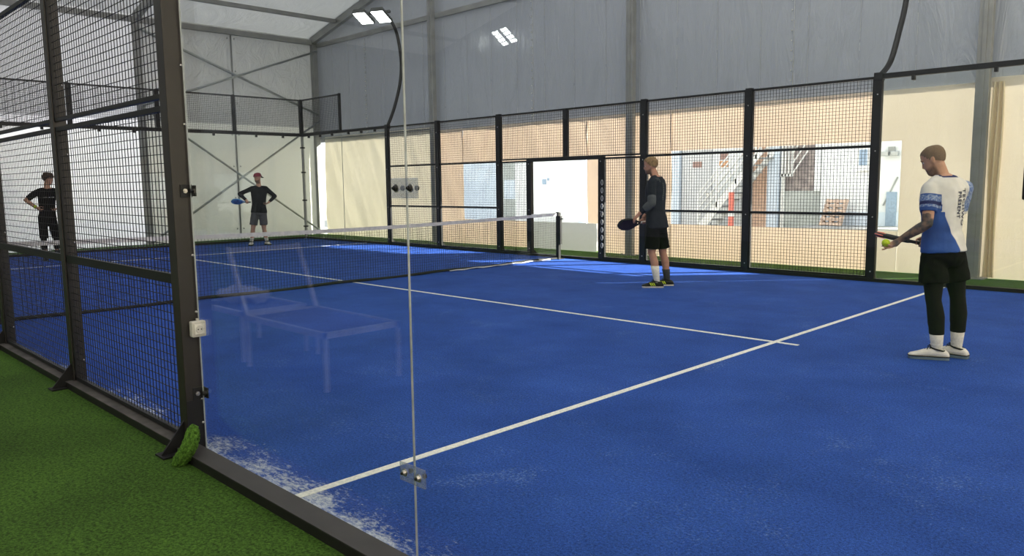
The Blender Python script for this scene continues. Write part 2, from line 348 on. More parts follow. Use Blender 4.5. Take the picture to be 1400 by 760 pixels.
column(-11.40, 6.12, .06, .09, 5.9, 'aluminium tent column on the white left wall, seen through the wire mesh')['group'] = G
column(-11.40, .8, .06, .09, 5.9, 'aluminium tent column at the left end of the white left wall')['group'] = G
def beam(name, p, q, wd, ht, label, cat='beam', m='alud', group='roof framing of the tent'):
    p, q = V(p), V(q); t = (q - p).normalized(); up = V((0, 0, 1)); s = t.cross(up).normalized(); u2 = s.cross(t)
    b = MB(); b.loft([(p, s, u2, wd * .7071, ht * .7071), (q, s, u2, wd * .7071, ht * .7071)], 4, pw=1)
    o = b.build(name, M[m])
    # rotate ring to be axis aligned: rebuild as box
    me = o.data; c = [p + s * a + u2 * e for a, e in ((-wd/2, -ht/2), (wd/2, -ht/2), (wd/2, ht/2), (-wd/2, ht/2))] + [q + s * a + u2 * e for a, e in ((-wd/2, -ht/2), (wd/2, -ht/2), (wd/2, ht/2), (-wd/2, ht/2))]
    for v, x in zip(me.vertices, c): v.co = x
    me.update(); return tag(o, label, cat, group)
beam('roof_rafter', (-11.45, 11.32, 5.92), (RX, 11.32, RZ - .12), .12, .22, 'sloping aluminium rafter along the far gable, rising from the corner column')
beam('eave_beam', (-11.38, TY0 + .1, 5.86), (-11.38, 11.25, 5.86), .10, .14, 'horizontal aluminium eave beam on top of the left wall')
beam('gable_rail', (-11.3, 11.42, 5.78), (TX1 - .1, 11.42, 5.78), .06, .12, 'horizontal aluminium rail across the upper far wall')
for x, l in [(-9.95, 'aluminium roof purlin next above the left eave'), (-6.9, 'second aluminium roof purlin up from the left eave'), (-3.6, 'third aluminium roof purlin up from the left eave')]:
    beam('roof_purlin', (x, TY0 + .1, rz(x) - .09), (x, 11.24, rz(x) - .09), .07, .11, l)
beam('roof_rafter', (-11.4, 6.12, 5.92), (RX, 6.12, RZ - .12), .12, .2, 'aluminium rafter crossing the roof above the mesh fence')
beam('roof_rafter', (TX1 - .1, 11.32, 5.92), (RX + .15, 11.32, RZ - .12), .12, .22, 'aluminium rafter of the far gable on its right hand slope')
def brace(p, q, r, label):
    b = MB(); b.cyl(p, q, r, 8); tag(b.build('wall_brace', M['cable'], smooth=True), label, 'brace', 'diagonal braces on the left tent wall')
X = -11.3
brace((X, 6.12, 5.64), (X, 11.36, 3.69), .035, 'upper diagonal brace falling to the right on the left wall')
brace((X + .07, 6.12, 3.66), (X + .07, 11.36, 5.6), .03, 'upper diagonal brace rising to the right on the left wall')
brace((X, 6.12, 3.62), (X, 11.36, .06), .03, 'lower diagonal brace falling to the right behind the red capped player')
brace((X + .07, 6.12, .06), (X + .07, 11.36, 3.5), .03, 'lower diagonal brace rising to the right beside the red capped player')
b = MB(); b.box(-11.47, -11.45, 8.70, 8.74, .1, 5.8)
for z in [.3 + .9 * i for i in range(7)]:
    for y in (8.62, 8.82): b.ball((-11.46, y, z), .022, n=8)
struct(b.build('trim_10', M['alud'], smooth=True), 'laced seam on the left wall')
for k, x in enumerate((-8.9, -2.3, 3.9)):  # white balls stand for daylight coming through the lacing holes
    b = MB()
    z = 3.05
    while z < 5.7: b.ball((x, 11.485, z), .016 if k == 0 else .013, n=8); z += .13 if k == 0 else .17
    b.box(x + .035, x + .04, 11.488, 11.492, 2.95, 5.7); struct(b.build('trim_%d' % (11 + k), M['white'], smooth=True), 'row of white dots for daylight through eyelets, along a far wall seam')
b = MB(); vs = []; fs = []; nx = 36
for j in range(25):
    z = .02 + 2.86 * j / 24
    for i in range(nx + 1):
        a = i / nx; vs.append((7.03 + .15 * a + .012 * math.sin(z * 2.3 + a * 3), 11.41 - .035 * math.sin(a * 2 * PI * 2.5) * (1 - .3 * a), z))
for j in range(24):
    for i in range(nx): a = j * (nx + 1) + i; fs.append((a, a + 1, a + nx + 2, a + nx + 1))
b.add(vs, fs); tag(b.build('curtain_fold', M['tanfold'], smooth=True), 'golden bunched curtain edge hanging right of the broad tent column', 'curtain')
b = MB(); random.seed(3)
for k in range(26):
    x = -10.6 + .87 * k
    z = 3.0
    while z < 5.6:
        h = random.uniform(.1, .7); b.box(x, x + .006, 11.484, 11.488, z, min(z + h, 5.7)); z += h + random.choice((0, 0, .05, .15))
struct(b.build('trim_16', M['seam']), 'pale weld seams of the far tarpaulin')
b = MB(); b.box(-11.2, -5.9, 11.40, 11.42, 2.93, 2.97); struct(b.build('trim_15', M['alud']))

# ------------------------------------------------------------------ court enclosure
H1, H2, H3 = .985, 1.97, 2.955
FY = 10.02
def wires(b, x0, x1, z0, z1, y, r, along='x', step=.05):
    nz = int(round((z1 - z0) / step)); nx = int(round((x1 - x0) / step))
    def P(a, c, z): return (a, c, z) if along == 'x' else (c, a, z)
    for i in range(1, nx):
        a = x0 + (x1 - x0) * i / nx
        b.add([P(a - r, y - r, z0), P(a + r, y - r, z0), P(a + r, y + r, z0), P(a - r, y + r, z0), P(a - r, y - r, z1), P(a + r, y - r, z1), P(a + r, y + r, z1), P(a - r, y + r, z1)],
              [(0,1,5,4),(1,2,6,5),(2,3,7,6),(3,0,4,7)])
    for i in range(1, nz):
        z = z0 + (z1 - z0) * i / nz; c = y + 1.6 * r
        b.add([P(x0, c - r, z - r), P(x0, c + r, z - r), P(x0, c + r, z + r), P(x0, c - r, z + r), P(x1, c - r, z - r), P(x1, c + r, z - r), P(x1, c + r, z + r), P(x1, c - r, z + r)],
              [(0,1,5,4),(1,2,6,5),(2,3,7,6),(3,0,4,7)])
def bar(b, along, a0, a1, y0, y1, z0, z1):
    if along == 'x': b.box(a0, a1, y0, y1, z0, z1)
    else: b.box(y0, y1, a0, a1, z0, z1)
def mesh_bay(x0, x1, y, rails, label, group, z0=.05, z1=H3, r=.0024, along='x', t=.022, wr=None):
    """one bay of welded mesh in its frame; rails = heights of the cross bars"""
    o = thing('mesh_panel', label, 'fence panel', (0, 0, 0), group)
    b = MB()
    for a in (x0 + .012, x1 - .012): bar(b, along, a - .012, a + .012, y - t, y + t, z0, z1)
    bar(b, along, x0, x1, y - t, y + t, z0, z0 + .03); bar(b, along, x0, x1, y - t, y + t, z1 - .035, z1)
    b.build('frame', M['black'], o)
    for z in rails:
        b = MB(); bar(b, along, x0, x1, y - t, y + t, z - .02, z + .02); b.build('cross_rail', M['black'], o)
    b = MB(); wires(b, x0, x1, z0, z1, y, r, along); b.build('wire_mesh', M['wire'], o); return o
def fence_post(x, y, z0, z1, sx, sy, label, group, foot=True, out=1, m='black'):
    o = thing('fence_post', label, 'post', (x, y, 0), group)
    b = MB(); b.box(-sx, sx, -sy, sy, z0, z1, ch=.004); b.build('upright', M[m], o)
    if foot:
        b = MB(); b.box(-sx - .03, sx + .03, min(0, out * .24), max(0, out * .24), 0, .012)
        b.prism([(-.006, out * sy, .012), (-.006, out * .22, .012), (-.006, out * sy, .17)], (0, 0, 0), (.012, 0, 0)); b.build('foot', M['black'], o)
        for z in (.15, .95, 1.9, 2.7)[:4 if z1 > 2.5 else 3]: b = MB(); b.ball((0, -out * sy, z), .011, n=8); b.build('bolt', M['steel'], o)
    return o
GF, GP = 'posts of the far mesh fence', 'mesh panels of the far side fence'
FX = [-5.92, -3.95, -1.9, -.99, 0, .9, 1.87, 3.92, 5.93]
fl = {0: 'black fence post at the left end of the far mesh fence', 1: 'black fence post second from the left end of the far mesh fence', 2: 'black fence post left of the narrow panel beside the court doorway',
      3: 'black door post on the left of the open court doorway', 4: 'short black post standing above the court doorway', 5: 'black door post on the right of the open court doorway, laced with white cord',
      6: 'black fence post right behind the dark shirted player with the racket', 7: 'black fence post crossing the big window view of the white staircase', 8: 'thick black post where the far mesh meets the right hand glass'}
for i, x in enumerate(FX):
    if i == 4: o = fence_post(x, FY, H2 + .0, H3, .035, .035, fl[i], GF, foot=False)
    elif i in (3, 5):
        o = fence_post(x, FY, 0, H2 + .02, .06, .04, fl[i], GF, out=1)
        if i == 5:
            b = MB()
            for k in range(9):
                z = .3 + .15 * k; pts = [(.045 + .022 * math.cos(a), -.05, z + .05 * math.sin(a)) for a in [2 * PI * j / 12 for j in range(13)]]; b.tube(pts, .005, 5)
            q = b.build('lacing', M['white'], o); q['label'] = 'white cord loops'
    else: o = fence_post(x, FY, 0, H3 + .02, .055, .04, fl[i], GF)
pl = [(0, 1, [H1, H2], .05, 'leftmost mesh panel of the far side fence'), (1, 2, [H1, H2], .05, 'second mesh panel of the far side fence, counted from the left'),
      (2, 3, [H2], .05, 'narrow mesh panel left of the open court doorway'), (5, 6, [H2], .05, 'narrow mesh panel right of the open court doorway'),
      (6, 7, [H1, H2], .05, 'mesh panel right of the dark shirted player'), (7, 8, [H1, H2], .05, 'rightmost mesh panel of the far side fence, beside the glass')]
for i, j, rl, z0, l in pl:
    z1 = H2 if (i, j) in ((2, 3), (5, 6)) else H3
    mesh_bay(FX[i] + .055, FX[j] - .055, FY, [r for r in rl if r < z1 - .1], l, GP, z0, z1)
mesh_bay(FX[2] + .055, FX[4] - .035, FY, [], 'upper mesh panel over the left half of the court doorway', GP, H2 + .02, H3)
mesh_bay(FX[4] + .035, FX[6] - .055, FY, [], 'upper mesh panel over the right half of the court doorway', GP, H2 + .02, H3)
b = MB(); b.box(FX[3] - .06, FX[5] + .06, FY - .05, FY + .04, H2 - .03, H2 + .045, ch=.01); tag(b.build('door_lintel', M['black']), 'black padded lintel bar over the open court doorway', 'lintel')

# corner post, top rails, end wall mesh
o = thing('corner_post', 'tall black post in the far left corner of the court', 'post', (-10.02, 10.02, 0))
b = MB(); b.box(-.035, .035, -.035, .035, H3 - .02, 3.96, ch=.004); b.build('upper_post', M['black'], o)
b = MB(); b.box(-.03, .03, -.03, .03, 0, H3 - .02, ch=.004); b.box(-.09, .09, -.09, .09, 0, .012); b.build('lower_post', M['alud'], o)
for z in (.35, 1.1, 1.9, 2.6): b = MB(); b.box(-.055, .055, -.05, .05, z - .02, z + .02, ch=.006); b.build('clip', M['black'], o)
def rail(p, q, label, clips):
    o = thing('top_rail', label, 'rail', (0, 0, 0), 'top rails over the glass')
    b = MB(); x0, y0 = p; x1, y1 = q; h = .035
    if y0 == y1: b.box(x0, x1, y0 - h, y0 + h, H3 - .04, H3 + .03)
    else: b.box(x0 - h, x0 + h, y0, y1, H3 - .04, H3 + .03)
    b.build('bar', M['black'], o)
    for c in clips:
        b = MB(); cx, cyy = (c, y0 - .03) if y0 == y1 else (x0 + .03, c)
        b.box(cx - .022, cx + .022, cyy - .03, cyy + .03, H3 - .10, H3 - .035, ch=.008); b.build('clip', M['black'], o)
rail((-9.98, 10.02), (-5.98, 10.02), 'black top rail over the far glass left of the mesh fence', (-9.6, -9.0, -8.4, -7.6, -7.0, -6.4))
rail((5.99, 10.02), (9.98, 10.02), 'black top rail over the far glass behind the white shirted player', (6.4, 7.4, 8.4))
rail((-10.02, .1), (-10.02, 9.98), 'black top rail along the end wall glass', (.6, 1.4, 2.6, 3.4, 4.6, 5.4, 6.6, 7.4, 8.6, 9.4))
GE = 'mesh panels on top of the end wall'
el = ['mesh panel on top of the end wall, nearest the left edge of the view', 'mesh panel on top of the end wall, second from the near side', 'mesh panel on top of the end wall, in the middle of the five', 'mesh panel on top of the end wall, second from the corner', 'mesh panel on top of the end wall, ending at the tall corner post']
for k in range(5): mesh_bay(2 * k + .03 + (.1 if k == 0 else 0), 2 * k + 1.97, -10.02, [], el[k], GE, H3 + .02, 3.95, r=.0024, along='y', t=.015)
for k in range(1, 5): fence_post(-10.02, 2 * k, H3, 3.96, .03, .03, 'short black post on top of the end wall, ' + ['nearest the left edge', 'second from the near side', 'third from the near side', 'next to the corner post'][k - 1], 'short posts on top of the end wall', foot=False)
mesh_bay(-9.97, -8.05, 10.02, [], 'mesh wing on top of the far side glass, turning the corner', GE, H3 + .02, 3.95, t=.015)
fence_post(-8.02, 10.02, H3, 3.96, .03, .03, 'short black post ending the mesh wing beside the corner', 'short posts on top of the end wall', foot=False)

def pane(bx, label, group, name='glass_screen'):
    b = MB(); b.box(*bx); o = b.build(name, [M['glass'], M['gedge']])
    dx, dy = bx[1] - bx[0], bx[3] - bx[2]
    for p in o.data.polygons:
        n = p.normal
        big = abs(n.y) > .9 if dx > dy else abs(n.x) > .9
        p.material_index = 0 if big else 1
    return tag(o, label, 'glass', group)
GG = 'glass panels of the court'
pane((5.925, 7.868, .045, .053, .0, H3), 'clear glass panel beside the thick brown post in the foreground', GG)
pane((7.872, 9.94, .045, .053, .0, H3), 'clear glass panel right of the vertical seam in the foreground', GG)
pane((-9.97, -7.97, 10.005, 10.017, .05, H3 - .04), 'far glass panel next to the left corner post', GG)
pane((-7.96, -5.99, 10.005, 10.017, .05, H3 - .04), 'far glass panel left of the mesh fence', GG)
pane((6.0, 7.97, 10.005, 10.017, .05, H3 - .04), 'far glass panel right of the mesh fence, behind the white shirted player', GG)
pane((7.98, 9.95, 10.005, 10.017, .05, H3 - .04), 'far glass panel at the right edge of the view', GG)
gl = ['end wall glass panel nearest the left edge of the view', 'end wall glass panel behind the bare headed player on the left', 'middle end wall glass panel', 'end wall glass panel behind the red capped player', 'end wall glass panel next to the far corner']
for k in range(5): pane((-10.017, -10.005, 2 * k + .01, 2 * k + 1.985, .05, H3 - .04), gl[k], GG)

def clamp(x, z, label):
    o = thing('glass_clamp', label, 'clamp', (x, .045, z), 'clear clamps joining the glass')
    b = MB(); b.box(-.080, .080, -.010, -.003, -.038, .038, ch=.003); q = b.build('plate', M['acr'], o); q['label'] = 'clear plastic plate'
    for s in (-1, 1):
        b = MB(); b.cyl((s * .044, -.010, 0), (s * .044, -.014, 0), .016, 14); b.tube([(s * .044, -.014, 0), (s * .044, -.024, 0)], [.0125, .009], 10, 1 if z > 1 else 0); b.cyl((s * .044, -.024, 0), (s * .044, -.030, 0), .0055, 8, 1)
        b.build('bolt', [M['steel'], M['black']], o, smooth=False)
        b = MB(); b.cyl((s * .044, .014, 0), (s * .044, .022, 0), .010, 14); b.build('rubber_washer', M['black'], o)
clamp(7.870, .365, 'lower clear clamp with two bolts on the near glass seam')
clamp(7.870, 1.482, 'upper clear clamp with two black bolts on the near glass seam')
o = thing('corner_bracket', 'black corner bracket with bolt on the near glass at the right edge of the view', 'bracket', (9.872, .04, 1.482))
b = MB(); b.box(-.020, .05, -.012, 0, -.033, .033, ch=.004); b.build('plate', M['black'], o)
b = MB(); b.cyl((-.0, -.012, 0), (-.0, -.028, 0), .014, 6); b.build('bolt', M['steel'], o)

# near mesh fence
GN = 'posts of the near mesh fence'
def near_post(x, sx, sy, yc, label):
    o = thing('fence_post', label, 'post', (x, yc, 0), GN)
    b = MB(); b.box(-sx, sx, -sy, sy, 0, 3.4, ch=.005); b.build('upright', M['post'], o)
    b = MB(); b.box(-sx - .01, sx + .01, -.20, -sy, -.002, .008); b.prism([(-.006, -sy, .008), (-.006, -.19, .008), (-.006, -sy, .18)], (0, 0, 0), (.012, 0, 0)); b.build('foot', M['black'], o)
    return o
o = near_post(5.86, .05, .0525, .0075, 'thick brown black steel post in the foreground between mesh and glass')
for z in (2.153, 1.838, .30, 1.12, .80, .16):
    b = MB(); b.ball((.05, .035, z), .008, n=10); b.build('screw', M['steel'], o, smooth=True)
for z in (1.477, .335):
    b = MB(); b.box(.05, .056, -.012, .054, z - .035, z + .035, ch=.002); b.box(.056, .100, .050, .058, z - .03, z + .03, ch=.002); q = b.build('glass_bracket', M['black'], o); q['label'] = 'black bent bracket holding the glass'
    b = MB(); b.cyl((.056, .012, z), (.066, .012, z), .013, 6); b.cyl((.066, .012, z), (.072, .012, z), .007, 8); b.build('bolt', M['steel'], q)
    b = MB(); b.cyl((.080, .050, z), (.080, .030, z), .012, 8); b.build('bolt', M['black'], q)
b = MB(); b.box(.05, .053, -.05, .05, .02, .30); b.build('cover_plate', M['black'], o)
o2 = thing('power_outlet', 'grey square wall socket screwed to the thick foreground post', 'socket', (5.911, .037, .708))
b = MB(); b.box(0, .042, -.04, .04, -.045, .045, ch=.008); b.build('box', M['outlet'], o2)
b = MB(); b.box(.042, .047, -.028, .028, -.03, .03, ch=.004); b.build('face_plate', M['outlet2'], o2)
b = MB(); b.loft([((.047, 0, 0), V((0,1,0)), V((0,0,1)), .021, .021), ((.050, 0, 0), V((0,1,0)), V((0,0,1)), .020, .020)], 20)
for s in (-1, 1): b.box(.050, .0512, s * .009 - .003, s * .009 + .003, -.003, .003, 1)
b.build('socket_ring', [M['outlet'], M['black']], o2)
b = MB(); b.cyl((.022, 0, .045), (.022, 0, .058), .008, 10); b.build('cable_gland', M['outlet'], o2)
o = near_post(3.745, .045, .045, .01, 'black steel post of the near mesh fence, second from the glass')
for z in (.2, 1.1, 1.75, 2.25):
    b = MB(); b.ball((.045, .03, z), .008, n=8); b.build('screw', M['steel'], o, smooth=True)
o = near_post(1.66, .045, .045, .01, 'black steel post of the near mesh fence at the left edge of the view')
for z in (.2, 1.1):
    b = MB(); b.ball((.045, .03, z), .008, n=8); b.build('screw', M['steel'], o, smooth=True)
def near_bay(x0, x1, label):
    o = thing('mesh_panel', label, 'fence panel', (0, 0, 0), 'mesh panels of the near fence'); y = -.01; t = .016
    for z0, z1 in ((.06, 1.945), (1.985, H3)):
        b = MB()
        for a in (x0 + .012, x1 - .012): b.box(a - .012, a + .012, y - t, y + t, z0, z1)
        b.box(x0, x1, y - t, y + t, z0, z0 + .025); b.box(x0, x1, y - t, y + t, z1 - .03, z1); b.build('frame', M['black'], o)
        b = MB(); wires(b, x0 + .02, x1 - .02, z0 + .01, z1 - .01, y, .0019); b.build('wire_mesh', M['wire'], o)
    b = MB(); b.box(x0, x1, y - t, y + t, .955, 1.01); b.build('cross_rail', M['black'], o)
near_bay(3.795, 5.808, 'near mesh panel beside the thick foreground post')
near_bay(1.71, 3.695, 'near mesh panel second from the foreground post, in front of the bare headed player')
near_bay(-.38, 1.61, 'near mesh panel at the left edge of the view')
# roll of turf stuffed against the post foot
b = MB(); b.tube([(6.03, -.17, -.015), (6.07, -.155, .03), (6.10, -.13, .08), (6.10, -.105, .13), (6.08, -.085, .175), (6.05, -.07, .195)], [.036, .042, .043, .042, .036, .022], 14)
o = b.build('turf_roll', M['turf_roll'], smooth=True); tag(o, 'rolled strip of bright green turf leaning on the foot of the foreground post', 'turf roll')
sub = o.modifiers.new('s', 'SUBSURF'); sub.levels = sub.render_levels = 3
tx = bpy.data.textures.new('pile', 'CLOUDS'); tx.noise_scale = .012
dm = o.modifiers.new('d', 'DISPLACE'); dm.texture = tx; dm.strength = .022

# ------------------------------------------------------------------ net
def net_post(y, label):
    o = thing('net_post', label, 'net post', (0, y, 0), 'net posts')
    b = MB(); b.box(-.035, .035, -.035, .035, .0, .93, ch=.006); b.build('upright', M['black'], o)
    b = MB(); b.box(-.09, .09, -.08, .08, 0, .012); b.build('base_plate', M['black'], o)
    b = MB(); b.box(.035, .075, -.03, .03, .30, .86, ch=.006); b.build('winch', M['black'], o)
    b = MB(); b.cyl((.075, 0, .80), (.13, 0, .80), .01); b.build('crank', M['black'], o)
net_post(9.78, 'black net post in front of the open court doorway'); net_post(.25, 'black net post beside the near mesh fence')
o = thing('padel_net', 'black padel net with white top band across the court', 'net', (0, 5, 0))
Y0, Y1 = .32, 9.73
def nz_(y): return .915 - .065 * (1 - abs((y - 5.02) / 4.7) ** 1.6)
b = MB(); n = 200; r = .0016
for i in range(n + 1):
    y = Y0 + (Y1 - Y0) * i / n - 5; z = nz_(y + 5) - .03; b.add([(-r, y - r, .03), (r, y - r, .03), (r, y + r, .03), (-r, y + r, .03), (-r, y - r, z), (r, y - r, z), (r, y + r, z), (-r, y + r, z)], [(0,1,5,4),(1,2,6,5),(2,3,7,6),(3,0,4,7)])
for k in range(19):
    pts = []
    for i in range(25):
        y = Y0 + (Y1 - Y0) * i / 24; t = nz_(y) - .03; pts.append((0, y - 5, .03 + (t - .03) * k / 18.5))
    b.tube(pts, r * 1.1, 4)
q = b.build('netting', M['net'], o)
ys = [Y0 + (Y1 - Y0) * i / 24 for i in range(25)]
b = MB(); vs = []; fs = []
for y in ys: z = nz_(y); vs += [(-.008, y - 5, z - .055), (.008, y - 5, z - .055), (.009, y - 5, z), (-.009, y - 5, z)]
for i in range(24):
    for k in range(4): a, c = i * 4 + k, i * 4 + (k + 1) % 4; fs.append((a, c, c + 4, a + 4))
fs += [(3, 2, 1, 0), (96, 97, 98, 99)]; b.add(vs, fs); b.build('top_band', M['band'], o)
b = MB(); b.tube([(.0, y - 5, .022 + .01 * math.sin(y * 3)) for y in ys], .022, 6); b.build('bottom_cord', M['net'], o)
b = MB()
for s in range(3): b.box(-.011, .011, 4.02 + .28 * s, 4.14 + .28 * s, .852, .915)
q = b.build('white_label', M['white'], o)
b = MB(); pts = [(.05 + .02 * math.sin(i * 1.3), 1.9 + i * .16, .018 + .006 * math.sin(i * 2.1)) for i in range(17)]; b.tube(pts, [.008 + .006 * math.sin(i * .9) ** 2 for i in range(17)], 6); q = b.build('slack_net', M['band'], o, smooth=True); q['label'] = 'pale slack net lying on the court'

# ------------------------------------------------------------------ floodlights
def flood_head(o, c, ang=0, tilt=-.35):
    """two LED bars side by side on a cross arm"""
    Rm = Matrix.Translation(V(c)) @ Matrix.Rotation(ang, 4, 'Z') @ Matrix.Rotation(tilt, 4, 'X')
    def bld(b, name, m):
        for i, v in enumerate(b.v): b.v[i] = tuple(Rm @ V(v))
        return b.build(name, m, o)
    for s in (-1, 1):
        b = MB(); b.box(s * .24 - .17, s * .24 + .17, -.26, .26, 0, .06, ch=.008)
        for k in range(7): b.box(s * .24 - .16, s * .24 + .16, -.25 + k * .08, -.24 + k * .08, .06, .10)
        q = bld(b, 'lamp_housing', M['lampbody'])
        b = MB()
        for k in range(4): b.box(s * .24 - .15, s * .24 + .15, -.235 + k * .12, -.235 + k * .12 + .095, -.012, .002)
        for i, v in enumerate(b.v): b.v[i] = tuple(Rm @ V(v))
        b.build('led_panel', M['led'], q)
    b = MB(); b.box(-.46, .46, -.03, .03, .10, .15); bld(b, 'cross_arm', M['lampbody'])
def flood_pole(x, pts, label, head, ang, m='black', tilt=-.35):
    o = thing('floodlight_pole', label, 'floodlight', (0, 0, 0), 'curved floodlight poles')
    b = MB(); P = [V(p) for p in pts]; C = []
    for i in range(len(P) - 1):      # Catmull-Rom
        p0, p1, p2, p3 = P[max(i - 1, 0)], P[i], P[i + 1], P[min(i + 2, len(P) - 1)]
        for k in range(6):
            t = k / 6; C.append(.5 * ((2 * p1) + (p2 - p0) * t + (2 * p0 - 5 * p1 + 4 * p2 - p3) * t * t + (3 * p1 - p0 - 3 * p2 + p3) * t ** 3))
    C.append(P[-1]); b.tube(C, .04, 10); b.build('curved_pole', M[m], o, smooth=True)
    b = MB(); b.box(pts[0][0] - .06, pts[0][0] + .06, pts[0][1] - .05, pts[0][1] + .05, H3 - .06, H3 + .05, ch=.006); b.build('pole_socket', M['black'], o)
    flood_head(o, head, ang, tilt); return o
def arc(x, s, y0): return [(x, y0 + s * dy, z) for dy, z in ((.0, 2.95), (.23, 3.42), (.43, 4.03), (.49, 4.5), (.45, 4.95), (.34, 5.35), (.12, 5.62))]
flood_pole(-5.9, arc(-5.9, 1, 10.02) + [(-5.9, 9.80, 5.68)], 'curved black floodlight pole with lit lamps at the left end of the far mesh fence', (-5.72, 9.55, 5.50), .45)
flood_pole(5.93, [(5.93, 10.02 + dy * 1.6, z) for dy, z in ((.0, 2.95), (.25, 3.2), (.43, 3.65), (.58, 4.15), (.60, 4.7), (.45, 5.3), (.15, 5.7))] + [(5.93, 9.7, 5.8)], 'curved black floodlight pole at the right end of the mesh fence, lamps out of view', (5.93, 9.4, 5.62), 0)
flood_pole(-4.4, [(-4.4, -12.6 - dy, z) for dy, z in ((0, 0.0), (.1, 3.0), (.43, 4.03), (.49, 4.5), (.45, 4.95), (.30, 5.3))] + [(-4.4, -12.75, 5.38)], 'floodlight pole of the neighbouring court, its lit lamps mirrored in the near glass', (-4.35, -12.55, 5.25), .3, tilt=.75)

# ------------------------------------------------------------------ benches seen only mirrored in the glass
def bench(x0, x1, y0, y1, label, back):
    o = thing('bench', label, 'bench', (x0, y0, 0), 'white framed benches beside the court')
    W, D, h, t = x1 - x0, y1 - y0, .44, .015
    for a in (0, W):
        for c in (0, D): b = MB(); b.box(a - t, a + t, c - t, c + t, 0, h); b.build('leg', M['bench'], o)
    b = MB(); b.box(-t, W + t, -t, t, h - .045, h); b.box(-t, W + t, D - t, D + t, h - .045, h); b.box(-t, t, 0, D, h - .045, h); b.box(W - t, W + t, 0, D, h - .045, h); b.build('frame', M['bench'], o)
    b = MB(); b.box(t, W - t, t, D - t, h - .03, h - .015); b.build('seat', M['sling'], o)
    if back:
        b = MB()
        for c in (0, D): b.prism([(-.02, c - .015, h), (.02, c - .015, h), (-.26, c - .015, h + .55), (-.30, c - .015, h + .55)], (0, 0, 0), (0, .03, 0))
        b.box(-.30, -.26, 0, D, h + .50, h + .54); b.build('backrest', M['bench'], o)
    return o
bench(4.15, 5.35, -1.75, -1.10, 'white framed bench with backrest mirrored in the near glass', True)
bench(3.05, 3.95, -1.75, -1.15, 'smaller white framed bench with a towel, mirrored in the near glass', False)
b = MB(); b.ball((3.4, -1.45, .50), .28, .2, .07, n=20)
o = b.build('towel', M['towel'], smooth=True); tag(o, 'crumpled pale towel heaped on the smaller bench, mirrored in the glass', 'towel')
s_ = o.modifiers.new('s', 'SUBSURF'); s_.levels = s_.render_levels = 2
t2 = bpy.data.textures.new('crumple', 'CLOUDS'); t2.noise_scale = .12; d_ = o.modifiers.new('d', 'DISPLACE'); d_.texture = t2; d_.strength = .12
# ------------------------------------------------------------------ people
SK = dict(
    
    beard=mat('stubbled_skin', (.26, .15, .10), .7, c2=(.20, .115, .08), scale=60), tattoo=mat('tattooed_skin', (.20, .12, .09), .6, c2=(.045, .045, .05), scale=16, detail=5),
    buzz=mat('buzzed_hair', (.185, .13, .085), .8, c2=(.145, .10, .065), scale=130), blond=mat('sandy_hair', (.30, .20, .10), .7, c2=(.17, .11, .055), scale=30, bump=.6, bscale=80),
    brown=mat('brown_hair', (.07, .042, .028), .6, c2=(.035, .022, .016), scale=30, bump=.8, bscale=70), eyew=mat('eye_white', (.7, .68, .66), .3), brow=mat('eyebrow_hair', (.07, .045, .03), .8),
    lip=mat('lips', (.33, .13, .11), .5),
    black=mat('black_cloth', (.006, .006, .007), .85, spec=.15, c2=(.004, .004, .005), bump=.2, bscale=30), legging=mat('black_leggings', (.006, .006, .007), .75, spec=.2),
    char=mat('charcoal_shirt_cloth', (.017, .022, .032), .8, spec=.2, c2=(.012, .016, .024), bump=.25, bscale=25), grey=mat('grey_sleeve_cloth', (.075, .085, .09), .75),
    shortg=mat('dark_grey_shorts_cloth', (.075, .075, .08), .8, bump=.2, bscale=25), white=mat('white_shirt_cloth', (.66, .65, .62), .75, c2=(.58, .57, .54), scale=5, bump=.15, bscale=25),
    blue=mat('royal_blue_cloth', (.022, .075, .27), .7, c2=(.014, .05, .19), scale=5, bump=.15, bscale=25), bluel=mat('pale_blue_band', (.16, .24, .42), .7, c2=(.08, .14, .32), scale=90), navy=mat('navy_band', (.012, .02, .10), .7),
    sock=mat('white_sock', (.70, .68, .62), .9, c2=(.6, .58, .53), scale=40, bump=.5, bscale=90), sockg=mat('dark_sock', (.05, .05, .055), .9),
    shoew=mat('white_shoe', (.68, .66, .61), .6, c2=(.58, .56, .52), scale=18), soleg=mat('grey_blue_sole', (.16, .22, .27), .5, c2=(.12, .17, .21)), shoeb=mat('black_shoe', (.012, .012, .013), .6), solew=mat('white_sole', (.6, .58, .55), .6),
    lace=mat('dark_lace', (.015, .015, .02), .8), yellow=mat('fluorescent_yellow', (.62, .78, .04), .6), red=mat('maroon_cap_cloth', (.22, .018, .035), .8), wrist=mat('yellow_green_wristband', (.42, .50, .03), .8),
    ball=mat('tennis_ball_felt', (.50, .62, .04), .9, c2=(.38, .5, .02), scale=60, bump=.4, bscale=150), print=mat('navy_print', (.015, .02, .06), .6), pale=mat('pale_print', (.26, .28, .26), .7), wprint=mat('white_print', (.7, .7, .7), .7))
